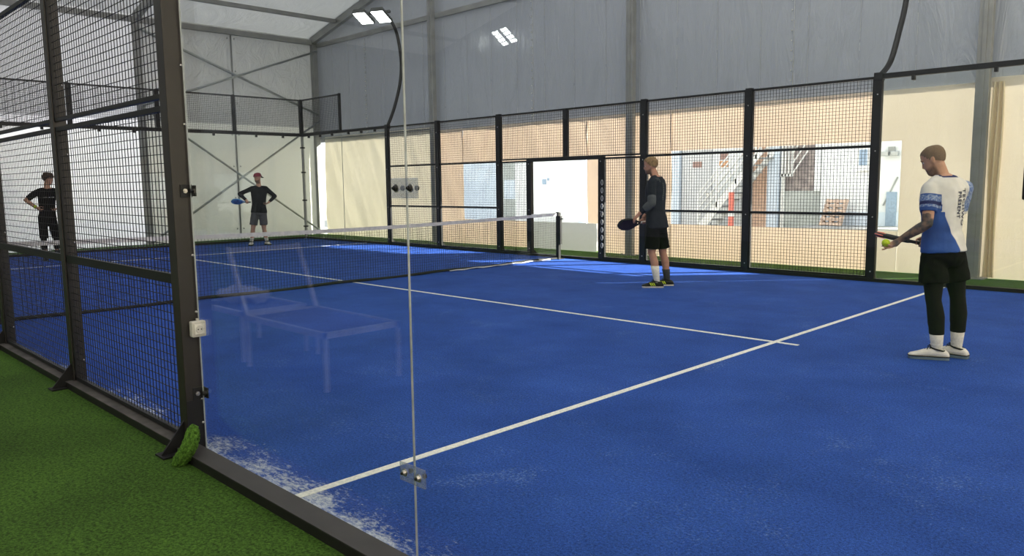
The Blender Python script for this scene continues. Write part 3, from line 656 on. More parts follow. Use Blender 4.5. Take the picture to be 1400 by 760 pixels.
def remesh(b, voxel, smooth=4, disp=0.0, dscale=.12, fac=.5):
    me = b.mesh('tmp'); o = bpy.data.objects.new('tmp', me); col.objects.link(o)
    m = o.modifiers.new('r', 'REMESH'); m.mode = 'VOXEL'; m.voxel_size = voxel
    if smooth: s = o.modifiers.new('s', 'SMOOTH'); s.iterations = smooth; s.factor = fac
    if disp:
        t = bpy.data.textures.new('folds', 'CLOUDS'); t.noise_scale = dscale; t.noise_depth = 1
        d = o.modifiers.new('d', 'DISPLACE'); d.texture = t; d.strength = disp; d.texture_coords = 'GLOBAL'; d.mid_level = .5
    dg = bpy.context.evaluated_depsgraph_get(); new = bpy.data.meshes.new_from_object(o.evaluated_get(dg))
    bpy.data.objects.remove(o); bpy.data.meshes.remove(me)
    for p in new.polygons: p.use_smooth = True
    return new
def layered(name, base, layers, rough=.7, grain=14, bump=0.0, bscale=30):
    """cloth or skin whose coloured fields are cut by smooth per-vertex distances (attribute reg)"""
    m = mat(name, base, rough, c2=tuple(x * .86 for x in base), scale=grain, bump=bump, bscale=bscale, spec=.3); nt = m.node_tree; L = nt.links.new
    bs = [n for n in nt.nodes if n.type == 'BSDF_PRINCIPLED'][0]; cur = bs.inputs['Base Color'].links[0].from_socket
    at = N(nt, 'Attribute', attribute_name='reg'); sx = N(nt, 'SeparateXYZ'); L(at.outputs['Vector'], sx.inputs[0])
    tc = N(nt, 'TexCoord')
    for i, (c, c2, soft, sc2) in enumerate(layers):
        r = N(nt, 'MapRange'); r.inputs[1].default_value = -soft; r.inputs[2].default_value = soft; L(sx.outputs[i], r.inputs[0])
        nz = N(nt, 'TexNoise', Scale=sc2, Detail=4); L(tc.outputs['Object'], nz.inputs['Vector']); cc = ramp(nt, nz.outputs[0], .38, c2, .62, c)
        mx = N(nt, 'MixRGB'); L(r.outputs[0], mx.inputs[0]); L(cur, mx.inputs[1]); L(cc, mx.inputs[2]); cur = mx.outputs[0]
    L(cur, bs.inputs['Base Color']); return m
SK['skin'] = layered('skin', (.50, .295, .205), [((.21, .125, .085), (.15, .09, .065), .012, 60), ((.19, .12, .09), (.045, .045, .05), .012, 22)], .55)
SK['skin2'] = layered('warm_skin', (.48, .265, .19), [((.21, .125, .085), (.15, .09, .065), .012, 60), ((.19, .12, .09), (.045, .045, .05), .012, 22)], .55)
def skin_obj(name, me, mats, parent, fn=None):
    mats = mats if isinstance(mats, (list, tuple)) else [mats]
    me.name = name
    me.materials.clear()
    for m in mats: me.materials.append(m)
    if fn:
        at = me.attributes.new('reg', 'FLOAT_VECTOR', 'POINT')
        for v in me.vertices: at.data[v.index].vector = fn(v.co)
    o = link(name, me); o.parent = parent; o.matrix_parent_inverse = parent.matrix_world.inverted() if False else Matrix.Translation(-V(parent.location)); return o
def put(b, name, mats, parent, smooth=True):
    o = b.build(name, mats, None, smooth); o.parent = parent; o.matrix_parent_inverse = Matrix.Translation(-V(parent['org'])) ; return o
def cone(b, p, q, r1, r2, n=18, flat=(1, 1)):
    p, q = V(p), V(q); t = (q - p).normalized(); u = t.orthogonal().normalized(); w_ = t.cross(u)
    b.loft([(p, u, w_, r1 * flat[0], r1 * flat[1]), (q, u, w_, r2 * flat[0], r2 * flat[1])], n)
HEAD = [(.000, .068, -.030, .022), (.012, .082, -.012, .036), (.030, .087, .004, .047), (.050, .086, .03, .056), (.068, .089, .058, .062), (.085, .086, .076, .066), (.105, .083, .088, .070),
        (.120, .080, .095, .073), (.140, .084, .099, .0755), (.160, .086, .100, .077), (.180, .083, .097, .0755), (.200, .070, .086, .068), (.216, .046, .064, .052), (.226, .022, .036, .031), (.231, .004, .012, .012)]
def head_at(z):
    for a, c in zip(HEAD, HEAD[1:]):
        if a[0] <= z <= c[0]: t = (z - a[0]) / (c[0] - a[0]); return [a[i] + (c[i] - a[i]) * t for i in range(4)]
    return list(HEAD[-1] if z > .2 else HEAD[0])
def head_rings(o, f, l, u, inf=0.0, m=26):
    R = []
    for k in range(m):
        z = .231 * k / (m - 1); _, fr, bk, wd = head_at(z)
        zz = z + inf * (1 if z > .2 else 0)
        R.append((o + u * zz + f * ((fr - bk) / 2), l, f, wd + inf, (fr + bk) / 2 + inf))
    return R
TORSO = [(-.13, .115, .095, .0), (-.05, .155, .118, -.008), (.0, .166, .122, -.012), (.12, .157, .116, -.004), (.30, .143, .104, .006), (.50, .155, .114, .006), (.70, .172, .122, .004), (.82, .176, .110, -.004), (.92, .135, .085, -.012), (1.0, .064, .060, -.012)]
def torso_rings(P, inf=0.0, t0=-.13, t1=1.0, fat=1.0, bell=0.0):
    pel = (P['hipL'] + P['hipR']) / 2; nk = P['neck']; up = (nk - pel).normalized(); Lh = (P['hipL'] - P['hipR']).normalized(); Ls = (P['shL'] - P['shR']).normalized()
    ts = sorted({t0, t1, *[t[0] for t in TORSO if t0 < t[0] < t1]}); R = []
    for t in ts:
        for a, c in zip(TORSO, TORSO[1:]):
            if a[0] <= t <= c[0]: k = (t - a[0]) / (c[0] - a[0]); wd, dp, of = [a[i] + (c[i] - a[i]) * k for i in (1, 2, 3)]
        L = (Lh * (1 - max(t, 0)) + Ls * max(t, 0)); L = (L - up * L.dot(up)).normalized(); F = L.cross(up)
        e = inf + bell * max(0, .4 - t)
        R.append((pel + (nk - pel) * t + F * of, L, F, wd * fat + e, dp * fat + e))
    return R
def hand(b, wrist, d, n, left, curls, thumb=.5, spread=.12, s=1.0):
    """palm, four separate bent fingers and a thumb; d along the hand, n out of the palm"""
    d = V(d).normalized(); n = V(n); n = (n - d * n.dot(d)).normalized(); t = n.cross(d) if left else d.cross(n); wrist = V(wrist)
    b.loft([(wrist - d * .01, t, n, .026 * s, .020 * s), (wrist + d * .025 * s, t, n, .034 * s, .018 * s), (wrist + d * .065 * s, t, n, .041 * s, .016 * s), (wrist + d * .09 * s, t, n, .040 * s, .013 * s)], 14)
    for k, (off, ln, r) in enumerate(((.030, .074, .0088), (.010, .082, .0092), (-.011, .076, .0088), (-.030, .060, .0078))):
        c = math.radians(curls[k]); p = wrist + d * (.083 * s) + t * (off * s); a = 0; dd = (d + t * (spread * (off / .03))).normalized()
        for seg, fr in ((.44, .9), (.31, 1.1), (.25, .7)):
            a += c * fr; v = dd * math.cos(a) + n * math.sin(a); q = p + v * (ln * seg * s); b.capsule(p, q, r * s, r * s * .92, 10); p = q; r *= .93
    p = wrist + d * (.026 * s) + t * (.030 * s)
    for v, ln, r in (((d * .55 + t * .75 + n * .35), .042, .0115), ((d * .85 + t * (.5 - thumb * .5) + n * thumb), .034, .0098), ((d * .85 + t * (.2 - thumb * .4) + n * thumb * 1.1), .026, .009)):
        q = p + V(v).normalized() * (ln * s); b.capsule(p, q, r * s, r * s * .93, 10); p = q
def shoe(o, ank, dr, upper, solem, lace, stripes=None, z0=0.0, collar=None):
    """one low court shoe under ankle ank, pointing along dr"""
    f = V((dr[0], dr[1], 0)).normalized(); l = V((0, 0, 1)).cross(f); u = V((0, 0, 1)); h = V((ank[0], ank[1], z0)) - f * .085
    tab = [(-.010, .022, .05), (.0, .030, .066), (.02, .037, .084), (.06, .041, .090), (.10, .041, .100), (.14, .043, .094), (.18, .046, .082), (.22, .048, .064), (.255, .047, .053), (.28, .039, .046), (.294, .024, .036)]
    b = MB(); b.loft([(h + f * x + u * ((z + .016) / 2), l, u, w_, (z - .016) / 2) for x, w_, z in tab], 18, pw=.85); s = put(b, 'shoe', [upper], o)
    b = MB(); out = [(x, w_ + .004) for x, w_, z in tab]
    ring = [h + f * x + l * w_ for x, w_ in out] + [h + f * x - l * w_ for x, w_ in reversed(out)]
    b.prism([p + u * .002 for p in ring], (0, 0, 0), u * .024); q = put(b, 'sole', [solem], o, False); q.parent = s; q.matrix_parent_inverse = Matrix.Identity(4); q.matrix_parent_inverse = s.matrix_parent_inverse.copy() if False else Matrix.Identity(4)
    q.matrix_basis = Matrix.Identity(4)
    subs = []
    b = MB(); b.tube([h + f * (.076 + .052 * math.cos(a)) + l * (.043 * math.sin(a)) + u * (.088 + .012 * math.cos(a)) for a in [2 * PI * k / 16 for k in range(17)]], .007, 8); subs.append(put(b, 'collar', [collar or lace], o))
    b = MB()
    for k in range(4): x = .125 + .02 * k; z = .108 - .012 * k; b.tube([h + f * x + l * (-.026) + u * (z - .012), h + f * (x + .006) + u * (z + .001), h + f * (x + .012) + l * .026 + u * (z - .014)], .0035, 6)
    for sgn in (-1, 1): b.tube([h + f * .125 + u * .100, h + f * .135 + l * (sgn * .02) + u * .120, h + f * .152 + l * (sgn * .03) + u * .100], .0032, 6)
    subs.append(put(b, 'laces', [lace], o))
    b = MB(); b.tube([p_ + u * .028 for p_ in ring] + [ring[0] + u * .028], .0042, 6); subs.append(put(b, 'foxing_strip', [lace], o))
    if stripes:
        b = MB()
        for sgn in (-1, 1):
            for k in range(3):
                x = .10 + .026 * k
                b.prism([h + f * x + l * (sgn * .036) + u * .028, h + f * (x + .014) + l * (sgn * .036) + u * .028, h + f * (x + .040) + l * (sgn * .036) + u * .072, h + f * (x + .026) + l * (sgn * .036) + u * .072], (0, 0, 0), l * (sgn * .0095))
        subs.append(put(b, 'stripes', [stripes], o, False))
    for q in subs: q.parent = s; q.matrix_parent_inverse = Matrix.Identity(4)
    return s

def person(label, P, hf, cfg):
    P = {k: V(v) for k, v in P.items()}
    for k in ('anL', 'anR'): P[k].z = .095
    base = (P['anL'] + P['anR']) / 2; base.z = 0
    o = thing('person', label, 'person', base); o['org'] = tuple(base)
    s_ = cfg.get('fine', .008)
    hf = V(hf).normalized(); hl = V((0, 0, 1)).cross(hf).normalized(); hu = hf.cross(hl); ho = P['crown'] - hu * .231
    L = (P['shL'] - P['shR']).normalized(); up = (P['neck'] - (P['hipL'] + P['hipR']) / 2).normalized(); F = L.cross(up)
    fat = cfg.get('fat', 1.0)
    # ---- body: one continuous surface
    b = MB(); b.loft(torso_rings(P, -.004, fat=fat), 22)
    b.loft(head_rings(ho, hf, hl, hu), 24)
    b.capsule(P['neck'] - up * .03, ho + hu * .07 - hf * .012, .060, .054)
    b.loft([(ho + hu * .135 + hf * .078, hl, hf, .008, .010), (ho + hu * .105 + hf * .086, hl, hf, .011, .016), (ho + hu * .088 + hf * .088, hl, hf, .016, .020), (ho + hu * .080 + hf * .084, hl, hf, .012, .012)], 12)
    b.ball(ho + hu * .142 + hf * .070, .058, .022, .010, (hl, hf, hu))
    for sg in (-1, 1):
        b.ball(ho + hu * .112 + hl * (sg * .072) - hf * .012, .010, .019, .032, ((hl + hf * (-.5 * sg)).normalized(), hf, (hu - hf * .2).normalized()), 12)
    for S in 'LR':
        sh, el, wr, hp, kn, an = [P[k + S] for k in ('sh', 'el', 'wr', 'hip', 'kn', 'an')]
        b.capsule(P['neck'] - up * .005, sh.lerp(P['neck'], .25) + up * .012, .042, .045); b.capsule(P['neck'] - up * .045, sh, .045, .056); b.capsule(sh, sh.lerp(el, .4), .056, .051); b.capsule(sh.lerp(el, .4), el, .051, .040)
        b.capsule(el, el.lerp(wr, .3), .040, .043); b.capsule(el.lerp(wr, .3), wr, .043, .027)
        b.capsule(hp, hp.lerp(kn, .35), .088 * fat, .082 * fat); b.capsule(hp.lerp(kn, .35), kn, .082 * fat, .054)
        fdir = V((P['toe' + S].x - P['heel' + S].x, P['toe' + S].y - P['heel' + S].y, 0)).normalized()
        b.capsule(kn, kn.lerp(an, .33) - fdir * .016, .052, .056); b.capsule(kn.lerp(an, .33) - fdir * .016, an, .056, .036); b.capsule(kn, an, .048, .033)
        b.capsule(an, V((an.x, an.y, .045)) - fdir * .04, .030, .022); b.capsule(an - V((0, 0, .040)), V((an.x, an.y, .030)) + fdir * .11, .024, .016)
        hd = cfg['hand' + S]; hand(b, wr, hd[0], hd[1], S == 'L', hd[2], *hd[3:])
    me = remesh(b, s_, 3)
    tl = cfg.get('tattoo')
    def region(c):
        q = c - ho; z, f, lx = q.dot(hu), q.dot(hf), abs(q.dot(hl)); beard = tat = -.05
        if cfg.get('beard') and q.length < .25: beard = min(.060 + .35 * max(0, .04 - f) - z, f + .005, .09 - lx, z + .03)
        if tl:
            for S in tl:
                a, c2 = P['el' + S], P['wr' + S]; t = (c - a).dot(c2 - a) / (c2 - a).length_squared; ln = (c2 - a).length
                if (c - a.lerp(c2, min(max(t, 0), 1.4))).length < .09: tat = min(t * ln + .06 + .03 * mnoise.noise(c * 30), (1.3 - t) * ln)
        return (beard, tat, 0)
    body = skin_obj('body', me, [cfg['skin']], o, region)
    for sg in (-1, 1):
        q = MB(); q.ball(ho + hu * .122 + hf * .0655 + hl * (sg * .031), .0098, n=12); e = put(q, 'eye', [SK['eyew']], o)
        q = MB(); q.ball(ho + hu * .122 + hf * .0722 + hl * (sg * .031), .0050, n=10); e2 = put(q, 'pupil', [SK['lace']], o); e2.parent = e; e2.matrix_parent_inverse = Matrix.Identity(4)
        q = MB(); q.ball(ho + hu * .147 + hf * .0765 + hl * (sg * .033), .018, .008, .0040, (hl, hf, hu), 10); put(q, 'eyebrow', [SK['brow']], o)
    q = MB(); q.ball(ho + hu * .057 + hf * .0825, .021, .006, .0065, (hl, hf, hu), 12); put(q, 'mouth', [SK['lip']], o)
    # ---- hair or cap
    kind = cfg['hair'][0]; inf = dict(buzz=.0035, short=.011, mop=.022, cap=.016)[kind]
    q = MB(); R = head_rings(ho, hf, hl, hu, inf, 44); q.loft(R, 40)
    hv = q.mesh('h'); bm = bmesh.new(); bm.from_mesh(hv)
    def keep(c):
        d = c - ho; z, f = d.dot(hu), d.dot(hf)
        if kind == 'cap': return z > .150 + .10 * f
        line = .190 if f > .055 else (.118 + (f - .0) * 1.25 if f > 0 else .118 + f * .62)
        if kind == 'mop': line -= .03 if f < .05 else .035
        return z > line
    bmesh.ops.delete(bm, geom=[f for f in bm.faces if not keep(f.calc_center_median())], context='FACES')
    if kind in ('mop', 'short'):
        for v in bm.verts: v.co += (v.co - ho - hu * .13).normalized() * (mnoise.noise(v.co * (38 if kind == 'mop' else 50)) * (.012 if kind == 'mop' else .004))
    bm.to_mesh(hv); bm.free()
    q = MB(); q.v = [tuple(v.co) for v in hv.vertices]; q.f = [list(p.vertices) for p in hv.polygons]; q.m = [0] * len(q.f)
    h = put(q, 'cap' if kind == 'cap' else 'hair', [cfg['hair'][1]], o)
    if kind == 'cap':
        q = MB(); bk = -hf
        q.loft([(ho + hu * .135 + bk * .095, hl, hu, .065, .007), (ho + hu * .112 + bk * .135, hl, hu, .06, .006), (ho + hu * .095 + bk * .165, hl, hu, .04, .005)], 16); e = put(q, 'brim', [SK['black']], o); e.parent = h; e.matrix_parent_inverse = Matrix.Identity(4)
        q = MB(); q.tube([ho + hu * (.158 + .012 * math.cos(a)) + hf * (-.007 + .110 * math.cos(a)) + hl * (.094 * math.sin(a)) for a in [2 * PI * k / 28 for k in range(29)]], .006, 6); e = put(q, 'headband', [SK['red']], o); e.parent = h; e.matrix_parent_inverse = Matrix.Identity(4)
    # ---- shirt
    t0, sl, fl = cfg['shirt']
    b = MB(); b.loft(torso_rings(P, .017, t0, .985, fat, .03), 24)
    for S in 'LR':
        sh, el, wr = P['sh' + S], P['el' + S], P['wr' + S]
        b.capsule(P['neck'] - up * .022, sh.lerp(P['neck'], .25) + up * .010, .052, .054); b.capsule(P['neck'] - up * .05, sh, .056, .066); d = (el - sh)
        if fl > 0:
            b.capsule(sh, el, .064, .050); cone(b, el, el.lerp(wr, fl), .050, .036); b.capsule(el, el.lerp(wr, .3), .05, .05)
        else: b.capsule(sh, sh.lerp(el, sl * .5), .066, .062); cone(b, sh, sh.lerp(el, sl), .066, .065 if sl < .8 else .062)
    sm = remesh(b, .009 if s_ < .0075 else .011, 3, .014, .10)
    shirt = skin_obj('shirt', sm, cfg['shirtm'], o, cfg.get('shirtfn'))
    # ---- shorts
    fr, flare, sm_ = cfg['shorts']
    b = MB(); b.loft(torso_rings(P, .012, -.13, .14, fat), 24)
    for S in 'LR':
        hp, kn = P['hip' + S], P['kn' + S]; b.capsule(hp, hp.lerp(kn, fr * .4), .100 * fat, .095 * fat); cone(b, hp, hp.lerp(kn, fr), .098 * fat, flare)
    skin_obj('shorts', remesh(b, .010, 3, .014, .09), sm_, o)
    # ---- leggings, socks, shoes
    for S in 'LR':
        kn, an, hp = P['kn' + S], P['an' + S], P['hip' + S]; fdir = V((P['toe' + S].x - P['heel' + S].x, P['toe' + S].y - P['heel' + S].y, 0)).normalized()
        if cfg.get('leggings'):
            e = kn.lerp(an, cfg['leggings']); b = MB(); b.capsule(hp.lerp(kn, .3), kn, .089, .061); b.capsule(kn, kn.lerp(an, .33) - fdir * .014, .06, .062); cone(b, kn.lerp(an, .33) - fdir * .014, e - fdir * .006, .063, .058); b.capsule(kn, kn.lerp(an, .5), .057, .055)
            skin_obj('legging', remesh(b, .008, 3), SK['legging'], o)
        top = cfg['sock'][S][0]; b = MB(); q0 = an.lerp(kn, top); X_, Y_ = V((1, 0, 0)), V((0, 1, 0)); bk = -fdir * (.010 * min(1, top * 2))
        b.loft([(q0 + bk, X_, Y_, .045 + .030 * top, .045 + .030 * top), (an.lerp(kn, top * .5) + bk * .5, X_, Y_, .044 + .014 * top, .044 + .014 * top), (an, X_, Y_, .042, .042), (an - V((0, 0, .045)), X_, Y_, .034, .034)], 20)
        for k in range(3 if cfg['sock'][S][1] is SK['sock'] and s_ < .0075 else 0):
            c = an.lerp(kn, top * (.25 + .3 * k)); b.tube([c + V((.0455 * math.cos(a), .0455 * math.sin(a), 0)) for a in [2 * PI * j / 16 for j in range(17)]], .003, 6)
        put(b, 'sock', [cfg['sock'][S][1]], o)
        up_, so_, la_, st_ = cfg['shoe']; shoe(o, an, fdir, up_, so_, la_, st_, collar=cfg.get('collar'))
    for f_ in cfg.get('extra', []): f_(o, P, shirt)
    return o, P

def racket(label, grip, tip, nrm, cols, name='padel_racket'):
    """grip = centre of the grip under the hand; face drilled with holes"""
    g, t = V(grip), V(tip); a = (t - g).normalized(); n = V(nrm); n = (n - a * n.dot(a)).normalized(); s = n.cross(a)
    o = thing(name, label, 'racket', g, 'padel rackets'); o['org'] = tuple(g)
    face, rim, accent, gripm = cols; c = g + a * .245
    def ell(k, rx, ry): return [c + a * (rx * math.cos(x)) + s * (ry * math.sin(x) * (1 - .12 * (-math.cos(x)) * (1 if math.cos(x) < 0 else 0))) for x in [2 * PI * i / 40 for i in range(40)]]
    b = MB(); rings = []
    for h, e in ((-.017, .93), (-.0185, .88), (.0185, .88), (.017, .93)):
        rings.append(h)
    pts = []
    for h, e in ((-.0185, .86), (-.016, .955), (-.008, 1), (.008, 1), (.016, .955), (.0185, .86)): pts.append([p + n * h for p in ell(0, .140 * e, .128 * e)])
    vs = [p for r in pts for p in r]; fs = []
    for r in range(5):
        for k in range(40): fs.append((r * 40 + k, r * 40 + (k + 1) % 40, (r + 1) * 40 + (k + 1) % 40, (r + 1) * 40 + k))
    b.add(vs, fs); put(b, 'rim', [rim], o)
    b = MB()
    for h in (-.0188, .0188): r = [p + n * h for p in ell(0, .122, .111)]; b.add(r, [tuple(range(40))])
    q = put(b, 'face', [face], o, False)
    b = MB()
    for i in range(-3, 4):
        for j in range(-3, 4):
            if i * i + j * j < 10:
                for h in (-.0194, .0194): b.loft([(c + a * (i * .026) + s * (j * .026) + n * h, a, s, .006, .006), (c + a * (i * .026) + s * (j * .026) + n * h * .98, a, s, .006, .006)], 8)
    e = put(b, 'holes', [SK['lace']], o, False); e.parent = q; e.matrix_parent_inverse = Matrix.Identity(4)
    b = MB()
    for h in (-.0205, .0205): b.tube([c + a * (.128 * math.cos(x)) + s * (.118 * math.sin(x)) + n * (h * .9) for x in [-1.0 + 2.0 * i / 14 for i in range(15)]], .0045, 6)
    b.tube([c + a * (.141 * math.cos(x)) + s * (.129 * math.sin(x)) for x in [-.9 + 1.8 * i / 14 for i in range(15)]], .0065, 6); put(b, 'bumper', [accent], o)
    b = MB()
    for k in (-1, 1): b.tube([g + a * .06 + s * (k * .008), g + a * .10 + s * (k * .035), g + a * .145 + s * (k * .070)], .013, 8)
    put(b, 'bridge', [rim], o)
    b = MB(); b.tube([g - a * .075, g - a * .07, g + a * .065], [.018, .0165, .0155], 12); b.tube([g - a * .082, g - a * .072], [.014, .019], 12); put(b, 'grip', [gripm], o)
    b = MB(); b.tube([g - a * .08 + s * (.03 * math.sin(x)) - a * (.03 * (1 - math.cos(x))) + n * .003 for x in [2 * PI * i / 14 for i in range(15)]], .003, 5); put(b, 'wrist_strap', [SK['lace']], o)
    return o

def arms(P, S): return (V(P['wr' + S]) - V(P['el' + S])).normalized()
CAMP = V((10.2234, -1.7492, 1.4924))
def project(mesh_obj, txt, centre, right, upv, size, m, parent, name='back_print', depth=.3, spacing=1.0):
    """lettering wrapped onto the shirt"""
    cu = bpy.data.curves.new('lettering', 'FONT'); cu.body = txt; cu.size = size; cu.align_x = 'CENTER'; cu.align_y = 'CENTER'; cu.space_character = spacing; cu.offset = .0012
    t = bpy.data.objects.new('lettering', cu); col.objects.link(t); dg = bpy.context.evaluated_depsgraph_get(); me = bpy.data.meshes.new_from_object(t.evaluated_get(dg)); bpy.data.objects.remove(t)
    bm = bmesh.new(); bm.from_mesh(me); bmesh.ops.subdivide_edges(bm, edges=[e for e in bm.edges if e.calc_length() > .02], cuts=2); bm.to_mesh(me); bm.free()
    bv = BVHTree.FromPolygons([v.co for v in mesh_obj.data.vertices], [list(p.vertices) for p in mesh_obj.data.polygons])
    R, U = V(right).normalized(), V(upv).normalized(); nn = R.cross(U)
    for v in me.vertices:
        p = V(centre) + R * v.co.x + U * v.co.y + nn * depth; h = bv.ray_cast(p, -nn)
        v.co = (h[0] + nn * .0035) if h[0] is not None else p - nn * depth
    me.materials.clear(); me.materials.append(m); q = link(name, me); q.parent = parent; q.matrix_parent_inverse = Matrix.Identity(4)
    return q

P1=dict(crown=(8.085,5.232,1.748), neck=(8.195,5.262,1.520), shL=(8.150,5.114,1.406), shR=(8.320,5.432,1.407), elL=(8.168,5.047,1.132), wrL=(7.980,5.025,1.001), elR=(8.245,5.483,1.114), wrR=(8.069,5.351,1.017), hipL=(8.180,5.195,0.861), hipR=(8.279,5.348,0.861), knL=(8.202,5.181,0.500), anL=(8.238,5.212,0.131), knR=(8.325,5.381,0.525), anR=(8.333,5.404,0.127), heelL=(8.295,5.227,0.013), toeL=(8.041,5.136,0.009), heelR=(8.385,5.440,0.004), toeR=(8.217,5.456,0.030))
P2=dict(crown=(3.765,7.478,1.838), neck=(3.838,7.528,1.578), shL=(3.881,7.376,1.480), shR=(3.814,7.706,1.488), elL=(3.917,7.328,1.200), wrL=(3.759,7.256,1.067), elR=(3.735,7.700,1.167), wrR=(3.660,7.500,1.000), hipL=(3.862,7.448,0.866), hipR=(3.848,7.632,0.857), knL=(3.859,7.422,0.493), anL=(3.922,7.464,0.064), knR=(3.874,7.674,0.486), anR=(3.917,7.728,0.113), heelL=(3.999,7.517,0), toeL=(3.739,7.315,0), heelR=(3.976,7.792,0), toeR=(3.824,7.664,0))
P3=dict(crown=(-8.632,7.865,1.845), neck=(-8.615,7.898,1.509), shL=(-8.539,8.048,1.450), shR=(-8.698,7.736,1.455), elL=(-8.467,8.256,1.258), wrL=(-8.448,8.052,1.093), elR=(-8.860,7.482,1.329), wrR=(-8.682,7.591,1.141), hipL=(-8.589,7.950,0.850), hipR=(-8.671,7.789,0.854), knL=(-8.555,7.950,0.434), anL=(-8.558,8.012,0.050), knR=(-8.678,7.709,0.442), anR=(-8.729,7.674,0.064), heelL=(-8.616,8.008,0), toeL=(-8.350,7.980,0), heelR=(-8.771,7.701,0), toeR=(-8.569,7.548,0))
P4=dict(crown=(-8.330,3.027,1.837), neck=(-8.343,2.979,1.524), shL=(-8.301,3.142,1.452), shR=(-8.389,2.795,1.442), elL=(-8.293,3.296,1.244), wrL=(-8.223,3.124,1.104), elR=(-8.469,2.603,1.284), wrR=(-8.317,2.753,1.124), hipL=(-8.331,3.025,0.884), hipR=(-8.370,2.870,0.889), knL=(-8.290,3.066,0.464), anL=(-8.319,3.073,0.087), knR=(-8.346,2.845,0.459), anR=(-8.375,2.852,0.084), heelL=(-8.372,3.069,0.021), toeL=(-8.114,3.068,0.005), heelR=(-8.424,2.860,0.018), toeR=(-8.179,2.810,0))

# right foreground player -------------------------------------------------
v1 = (V((8.26, 5.28, 1.1)) - CAMP).normalized()
L1 = (V(P1['shL']) - V(P1['shR'])).normalized(); F1 = L1.cross(V((0, 0, 1)))
pel1 = (V(P1['hipL']) + V(P1['hipR'])) / 2
def shirt1(c):
    q = c - pel1; l, f, z = q.dot(L1), q.dot(F1), q.z
    sh, el = V(P1['shL']), V(P1['elL']); ax = (el - sh).normalized(); d = c - sh; t = d.dot(ax); r = (d - ax * t).length
    arm = min(.095 - r, l - .115, z - .24)
    if arm > 0:
        blue = t - .045; band = min(t - .055, .152 - t); navy = .014 - abs(t - .118)
    else:
        e = -.02 + .42 * max(0, z - .06)
        blue = min(l - e + .05 * (1 if f > .02 else 0), .36 - z) if l > -.05 else max(f - .05, -.05) if z < .3 else -.05
        if l > .10 and z < .36: blue = max(blue, .02)
        band = min(-l - .165, z - .36); navy = -.05
    if arm <= 0 and q.length < .80: navy = max(navy, z - (.640 if f < 0 else .60)) if abs(l) < .10 else navy
    return (blue, band, navy)
SK['shirt1'] = layered('white_shirt_with_blue_side', (.66, .65, .62), [((.030, .090, .31), (.020, .065, .24), .003, 6), ((.30, .36, .48), (.07, .13, .32), .003, 70), ((.012, .02, .10), (.012, .02, .10), .003, 5)], .75, 5, .15, 25)
g1a = (V((7.718, 5.180, 1.069)) - V((8.055, 5.327, .987))).normalized()
dR = V((-.35, -.25, -1)); dR = (dR - g1a * dR.dot(g1a)).normalized(); nR = g1a.cross(dR)
fL = V((-.80, -.10, -.58)).normalized()
palm = V(P1['wrL']) + fL * .095; nL = (V((7.887, 4.985, .975)) - palm); nL = (nL - fL * nL.dot(fL)).normalized()
def extra1(o, P, shirt):
    R = V((0, 0, -1)); U = -L1 * 1.0
    c = pel1 + V((0, 0, .36)) - F1 * .1 - L1 * .105
    # text reads downward: right vector down, up vector to the wearer's right
    up_ = (-L1); rt = V((0, 0, -1)).cross(V((0, 0, 0))) if False else V((-.02, 0, -1))
    # the reading direction is down, letters' tops face the right shoulder; mirror so that it reads from behind
    project(shirt, 'TECHWO', pel1 + V((0, 0, .40)) - L1 * .082, V((0, 0, -1)), -L1, .064, SK['print'], shirt, 'back_print', spacing=1.12).parent = shirt
    project(shirt, 'PRESENT', pel1 + V((0, 0, .42)) - L1 * .022, V((0, 0, -1)), -L1, .050, SK['print'], shirt, 'back_print', spacing=1.12)
cfg1 = dict(fine=.0062, skin=SK['skin'], beard=True, tattoo='L', hair=('buzz', SK['buzz']), shirt=(.05, .66, 0), shirtm=SK['shirt1'], shirtfn=shirt1,
    shorts=(.62, .112, SK['black']), leggings=.71, sock=dict(L=(.33, SK['sock']), R=(.33, SK['sock'])), shoe=(SK['shoew'], SK['soleg'], SK['lace'], None),
    handL=(fL, nL, (28, 8, 14, 40), .9, .2), handR=(dR, nR, (62, 62, 62, 62), .9, .02), extra=[extra1])
person('man in white and blue shirt and black leggings, looking down at ball and racket', P1, (-.90, .02, -.43), cfg1)
gc = V(P1['wrR']) + dR * .075 + nR * .03
racket('black racket with red tip held edge on by the white shirted man', gc, gc + g1a * .38, g1a.cross(v1), (SK['lace'], M['black'], M['red'], SK['lace']))
b = MB(); b.ball((0, 0, 0), .0335, n=24); o = b.build('tennis_ball', SK['ball'], smooth=True, loc=palm + nL * .046 - fL * -.012); tag(o, 'yellow green ball in the left hand of the white shirted man', 'ball')
s_ = o.modifiers.new('s', 'SUBSURF'); s_.levels = s_.render_levels = 1

